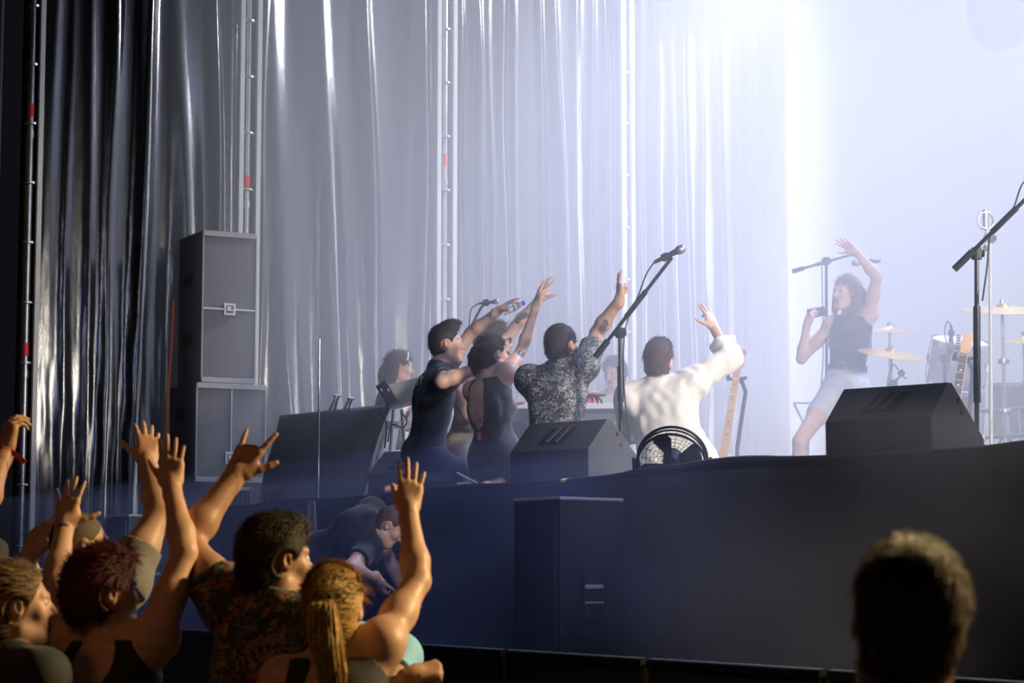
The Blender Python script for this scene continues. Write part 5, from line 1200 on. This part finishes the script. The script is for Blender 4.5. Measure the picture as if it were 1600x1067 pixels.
# --- man in the white shirt, from behind
Y = 12.95; p = Person('man in a loose white shirt sitting with his back to the crowd, hand raised', BAND, foot(1045, Y, ST), 1.0, .0036, .008, .0042, skin=SKIN['light'], build=1.12)
PV = Q(1048, 726, Y - .02); N = Q(1034, 604, Y); p.torso(PV, N, 14, sh=(0, .05), shf=(0, .02)); p.head(Q(1029, 566, Y + .015), 16, 2, hs=.98)
e = reach(p.sh['R'], 1141, 560, .29, 1); w = reach(e, 1116, 512, .255, 1); p.arm('R', e, w, dict(d=(-.32, .2, .92), n=(-.65, .7, 0), curl=(4, 8, 40, 46), spread=(14, 0, -6, -12), thumb=(58, 18)))
e = reach(p.sh['L'], 985, 672, .29, 1); w = reach(e, 1010, 690, .255, 1); p.arm('L', e, w, dict(d=(.3, .9, 0), n=(0, 0, -1), curl=(25, 25, 28, 30)))
p.legs('sit', ST); p.build()
tail = [Prim('cap', p.pelvis + p.u * .2 + p.r * .02, p.pelvis - p.u * .02 + p.r * .13 - p.f * .02, (.14, .15), .06, 't', (p.f, .6)), Prim('cap', p.pelvis + p.u * .2, p.pelvis + p.u * .0 - p.r * .05 - p.f * .03, (.14, .17), .06, 't', (p.f, .6))]
tee(p, CLOTH['white'], .020, (1.30, 1.5), -.10, .02, wr=.014, wf=23, flare=.014, seed=11, extra=tail, res=.007); p.trousers(CLOTH['beige']); p.shoes(CLOTH['shoe'])
p.garment('collar', [Prim('cap', p.neck - p.u * .005 - p.f * .012, p.neck + p.u * .04 - p.f * .006, (.078, .066), .01, 'c')], CLOTH['white'], .006, [(p.neck + p.u * .045, nrm(p.u + p.f * .5))], .001)
p.hair(HAIR['brown'], .013, .060, .55, -.075, .004, 60, 3500, .032, .0016, crown=.024, lift=.35, wild=.5)
# --- keyboard woman
Y = 16.3; p = Person('woman with long curly hair and a pale hairband behind the keyboard', BAND, foot(612, Y, ST), .95, .006, .010, .0055, True, SKIN['light'])
PV = Q(606, 696, Y); N = Q(614, 606, Y); p.torso(PV, N, 75); p.head(Q(625, 574, Y - .01), 82, -8)
e = reach(p.sh['R'], 620, 650, .27, -1); w = reach(e, 640, 632, .24, 1); p.arm('R', e, w, dict(d=(.8, .3, -.3), n=(0, 0, -1), curl=(25, 25, 28, 30)))
e = p.sh['L'] + np.array([.1, 0, -.24]); p.arm('L', e, e + np.array([.2, 0, .04]), dict(d=(.9, 0, -.2), n=(0, 0, -1), curl=(25, 25, 28, 30)))
fl = A3((0, 0, 0)); sp = {}
for sd, g in (('L', -1), ('R', 1)):
    k = p.pelvis + p.f * .40 + p.r * g * .1 - np.array([0, 0, .02]); a_ = k.copy(); a_[2] = ST + .08; sp[sd] = (k, a_ + p.f * .03, p.f)
p.legs('sit', ST, sp); p.build(); vest(p, CLOTH['black'], .007, armhole=.07, res=.008); p.trousers(CLOTH['jeans']); p.shoes(CLOTH['shoe']); L = p.L
p.hair(HAIR['brown'], .016, .058, .55, -.08, .006, 45, 1500, .05, .002, lift=.4, wild=.7,
       tubes=[([L(.05, -.03, .07), L(.085, -.05, .0), L(.08, -.06, -.12), L(.07, -.06, -.22)], (.025, .045, .05, .03), 70, .006, 16), ([L(-.02, -.08, .05), L(0, -.12, -.02), L(.02, -.12, -.12), L(.03, -.11, -.22)], (.03, .05, .055, .03), 70, .006, 16)])
b = MB(); b.tube([Vector(L(.085 * math.sin(a_), .045, .03 + .098 * math.cos(a_)) - p.base) for a_ in [R(x) for x in range(-75, 76, 10)]], .009, 6); b.build('hairband', M['white'], p.T, smooth=True)
st = Vector(p.pelvis) - Vector((0, 0, .10)); T = thing('stool', 'dark round stool under the keyboard woman', 'stool', (st.x, st.y, STAGE + .002)); hh = st.z - STAGE - .03
b = MB(); b.lathe([(0, hh - .05), (.15, hh - .05), (.16, hh - .03), (.15, hh), (0, hh)], 24); b.build('seat', M['rubber'], T, smooth=True)
for k in range(3): b = MB(); b.tube([(0, 0, hh - .05), (.17 * math.cos(k * 2.1), .17 * math.sin(k * 2.1), .0)], .012, 8); b.build('leg', M['steel'], T, smooth=True)
# --- hazy person at the back
Y = 17.0; p = Person('pale hazy musician sitting far back behind the patterned shirt', BAND, foot(955, Y, ST), 1.0, .007, .011, .006, True, SKIN['light'])
PV = Q(956, 712, Y); N = Q(957, 618, Y); p.torso(PV, N, 200); p.head(Q(960, 582, Y - .02), 215, -15)
e = reach(p.sh['R'], 930, 655, .27, -1); w = reach(e, 940, 640, .24, -1); p.arm('R', e, w, dict(d=(.3, -.9, -.2), n=(0, 0, -1), curl=(25, 25, 28, 30)))
e = p.sh['L'] + np.array([.06, -.05, -.25]); p.arm('L', e, e + np.array([-.05, -.2, .02]), dict(d=(0, -.9, -.2), n=(0, 0, -1), curl=(25, 25, 28, 30)))
sp = {}
for sd, g in (('L', -1), ('R', 1)):
    k = p.pelvis + p.f * .36 + p.r * g * .12 - np.array([0, 0, .0]); a_ = k.copy(); a_[2] = ST + .08; sp[sd] = (k, a_, p.f)
p.legs('sit', ST, sp); p.build(); tee(p, CLOTH['beige'], .012, (.5, .5)); p.trousers(CLOTH['jeans']); p.shoes(CLOTH['shoe']); p.hair(HAIR['dbrown'], .018, .055, .55, -.09, .005, 50, 1000, .05, .002, tubes=[([p.L(.06, -.03, .05), p.L(.085, -.04, -.03), p.L(.08, -.04, -.14)], (.025, .04, .02), 40, .006, 6)])
st = Vector(p.pelvis) - Vector((0, 0, .10)); T = thing('stool', 'dark round stool under the hazy musician at the back', 'stool', (st.x, st.y, STAGE + .002)); hh = st.z - STAGE - .03
b = MB(); b.lathe([(0, hh - .05), (.15, hh - .05), (.16, hh - .03), (.15, hh), (0, hh)], 24); b.build('seat', M['rubber'], T, smooth=True)
for k in range(3): b = MB(); b.tube([(0, 0, hh - .05), (.17 * math.cos(k * 2.1), .17 * math.sin(k * 2.1), .0)], .012, 8); b.build('leg', M['steel'], T, smooth=True)
# --- waving woman with the phone
Y = 15.8; p = Person('smiling woman in a black top and denim shorts waving and holding a phone', BAND, foot(1320, Y, ST), 1.0, .0042, .0085, .0045, True, SKIN['pale'])
PV = Q(1322, 604, Y); N = Q(1331, 497, Y); p.torso(PV, N, -152, sh=(.09, .0), shf=(.0, .0)); p.head(Q(1321, 458, Y - .03), -128, 2, -4, hs=1.0)
e = reach(p.sh['R'], 1252, 561, .29, -1); w = reach(e, 1261, 507, .25, -1); p.arm('R', e, w, dict(d=(.30, -.25, .92), n=(.65, .55, -.1), curl=(38, 36, 36, 38), spread=(5, 1, -3, -7), thumb=(35, 30)), 1.08)
HP = p.hl['R']
e = reach(p.sh['L'], 1370, 432, .285, -1); w = reach(e, 1336, 392, .25, -1); p.arm('L', e, w, dict(d=(-.80, -.15, .55), n=(-.3, -.75, -.5), curl=(4, 4, 5, 6), spread=(8, 2, -4, -10), thumb=(48, 10)), 1.10)
k1, a1 = Q(1249, 690, Y - .28), None; a1 = k1.copy() + np.array([.02, .12, 0]); a1[2] = ST + .08
k2 = Q(1352, 690, Y + .02); a2 = k2.copy() + np.array([.05, .1, 0]); a2[2] = ST + .08
p.legs('stand', ST, {'R': (k1, a1, (-.6, -.8, 0)), 'L': (k2, a2, (-.2, -1, 0))}); p.build()
vest(p, CLOTH['black'], .008, None, .13, armhole=.062, drop=-.035, wr=.003)
sh = []
for sd in 'LR':
    h_, k_, a_ = p.leg[sd]; e_ = h_ + (k_ - h_) * .50; sh.append(Prim('cap', h_, e_, (.098, .086), .03, 's', None, (e_, nrm(k_ - h_))))
sh += [Prim('ell', p.pelvis, None, (.165, .122, .13), .05, 's', p.AX), Prim('ell', p.pelvis + p.u * .10, None, (.136, .104, .12), .05, 's', p.AX)] + [Prim('ell', p.pelvis - p.f * .055 + p.r * g * .07 - p.u * .02, None, (.09, .085, .10), .04, 's', p.AX) for g in (-1, 1)]
p.garment('shorts', sh, CLOTH['denim'], .008, [(p.pelvis + p.u * .155, p.u)], .003, 26, 4)
bp = p.pelvis + p.u * .135
b = MB(); n_ = 36
ringp = lambda rr, dz: [Vector(bp - p.base + p.r * (.139 + rr) * math.cos(2 * math.pi * i / n_) + p.f * (.107 + rr) * math.sin(2 * math.pi * i / n_) + p.u * dz) for i in range(n_)]
b.add(ringp(0, -.02) + ringp(.006, -.02) + ringp(.006, .02) + ringp(0, .02), [(a0 * n_ + i, a0 * n_ + (i + 1) % n_, ((a0 + 1) % 4) * n_ + (i + 1) % n_, ((a0 + 1) % 4) * n_ + i) for a0 in range(4) for i in range(n_)]); bl = b.build('belt', CLOTH['leather'], p.T, smooth=True)
b = MB(); c = Vector(bp + p.f * .118 - p.base); b.tube([c + Vector(p.r) * x + Vector(p.u) * z for x, z in ((-.028, -.025), (.028, -.025), (.028, .025), (-.028, .025), (-.028, -.025))], .005, 6); b.build('buckle', M['chrome'], bl, smooth=True)
p.shoes(CLOTH['white']); L = p.L
p.hair(HAIR['dblond'], .014, .060, .50, -.07, .004, 45, 2500, .06, .0016, lift=.1, wild=.3, comb=(0, -.7, -.5),
       tubes=[([L(-.03, .03, .105), L(-.085, -.01, .05), L(-.095, -.02, -.07), L(-.085, .02, -.20), L(-.08, .04, -.30)], (.02, .035, .04, .04, .02), 80, .005, 7),
              ([L(-.02, -.07, .09), L(-.05, -.125, .0), L(-.05, -.13, -.12), L(-.05, -.12, -.26)], (.03, .05, .055, .03), 90, .005, 7), ([L(.03, .03, .105), L(.085, -.01, .04), L(.09, .0, -.08), L(.075, .02, -.20)], (.015, .025, .03, .015), 50, .005, 7)])
p.band('wrist_cord', 'R', .93, mat('pale_band', (.42, .36, .26), .7), .01); p.band('bracelet', 'L', .95, mat('pale_band', (.42, .36, .26), .7), .012)
# phone in her hand
ph = Q(1279, 487, Y - .40)
Hc = HP[0](.012, .085, .030); T = thing('phone', 'dark phone held sideways by the waving woman', 'phone', Q(1276, 488, Hc[1]))
T.rotation_euler = (R(80), R(-12), R(24))
b = MB(); b.box((0, 0, 0), (.150, .072, .009), bev=.003); b.build('case', M['black'], T)
b = MB(); b.box((0, 0, .0052), (.140, .064, .001)); b.build('glass', mat('phone_glass', (.01, .01, .012), .1), T)
# water bottle in the raised hand
Lh, f_, n_, t_ = HB; T = thing('water_bottle', 'small clear water bottle with a blue cap in the raised hand', 'bottle', Lh(.02, .075, .035)); ax = Vector(nrm(f_ * .45 + t_ * .1 + np.array([.9, 0, .25])))
pet = mat('clear_plastic', (.92, .95, 1), .06, trans=.92, spec=.5); rt = rod_rot(ax)
b = MB(); b.lathe([(0, -.06), (.027, -.058), (.029, -.05), (.027, -.02), (.029, .0), (.027, .03), (.026, .045), (.013, .07), (.012, .08)], 20, (0, 0, 0), rt); b.build('body', pet, T, smooth=True)
b = MB(); b.lathe([(0, .098), (.014, .097), (.0145, .078), (.012, .078)], 16, (0, 0, 0), rt); b.build('cap', mat('blue_cap', (.03, .06, .55), .4), T, smooth=True)
# ------------------------------------------------------------------ haze over the stage
def haze(name, t0, t1, a0, a1, z0, z1, dens, col, label, g=.35, mottle=0):
    m = bpy.data.materials.new(name); m.use_nodes = True; nt = m.node_tree
    for n in list(nt.nodes): nt.nodes.remove(n)
    out = nt.nodes.new('ShaderNodeOutputMaterial'); v = nt.nodes.new('ShaderNodeVolumeScatter')
    v.inputs['Color'].default_value = (*col, 1); v.inputs['Density'].default_value = dens; v.inputs['Anisotropy'].default_value = g
    nt.links.new(v.outputs[0], out.inputs['Volume'])
    if mottle:
        tc = nt.nodes.new('ShaderNodeTexCoord'); n = nt.nodes.new('ShaderNodeTexNoise'); n.inputs['Scale'].default_value = mottle; n.inputs['Detail'].default_value = 2
        mr = nt.nodes.new('ShaderNodeMapRange'); mr.inputs[1].default_value = .35; mr.inputs[2].default_value = .72; mr.inputs[3].default_value = 0.0; mr.inputs[4].default_value = 2.6 * dens
        nt.links.new(tc.outputs['Object'], n.inputs['Vector']); nt.links.new(n.outputs['Fac'], mr.inputs[0]); nt.links.new(mr.outputs[0], v.inputs['Density'])
    b = MB(); b.prism([(t0, a0), (t1, a0), (t1, a1), (t0, a1)], z0, z1, lambda p, h: W(p[0], p[1], h))
    o = b.build(name, m); tag(o, label, 'haze', kind='stuff'); return o
haze('stage_haze', -.16, 13.2, -.02, 6.40, STAGE + .003, 9.8, .125, (.86, .90, 1), 'bright lavender smoke haze hanging over the stage')
haze('pit_haze', .2, 12.2, -1.55, -.09, .02, STAGE + .10, .055, (.45, .56, 1), 'thin smoke drifting in the pit before the stage, tinted blue in place of light', .2, 1.1)  # blue scatter colour stands in for blue light on the smoke
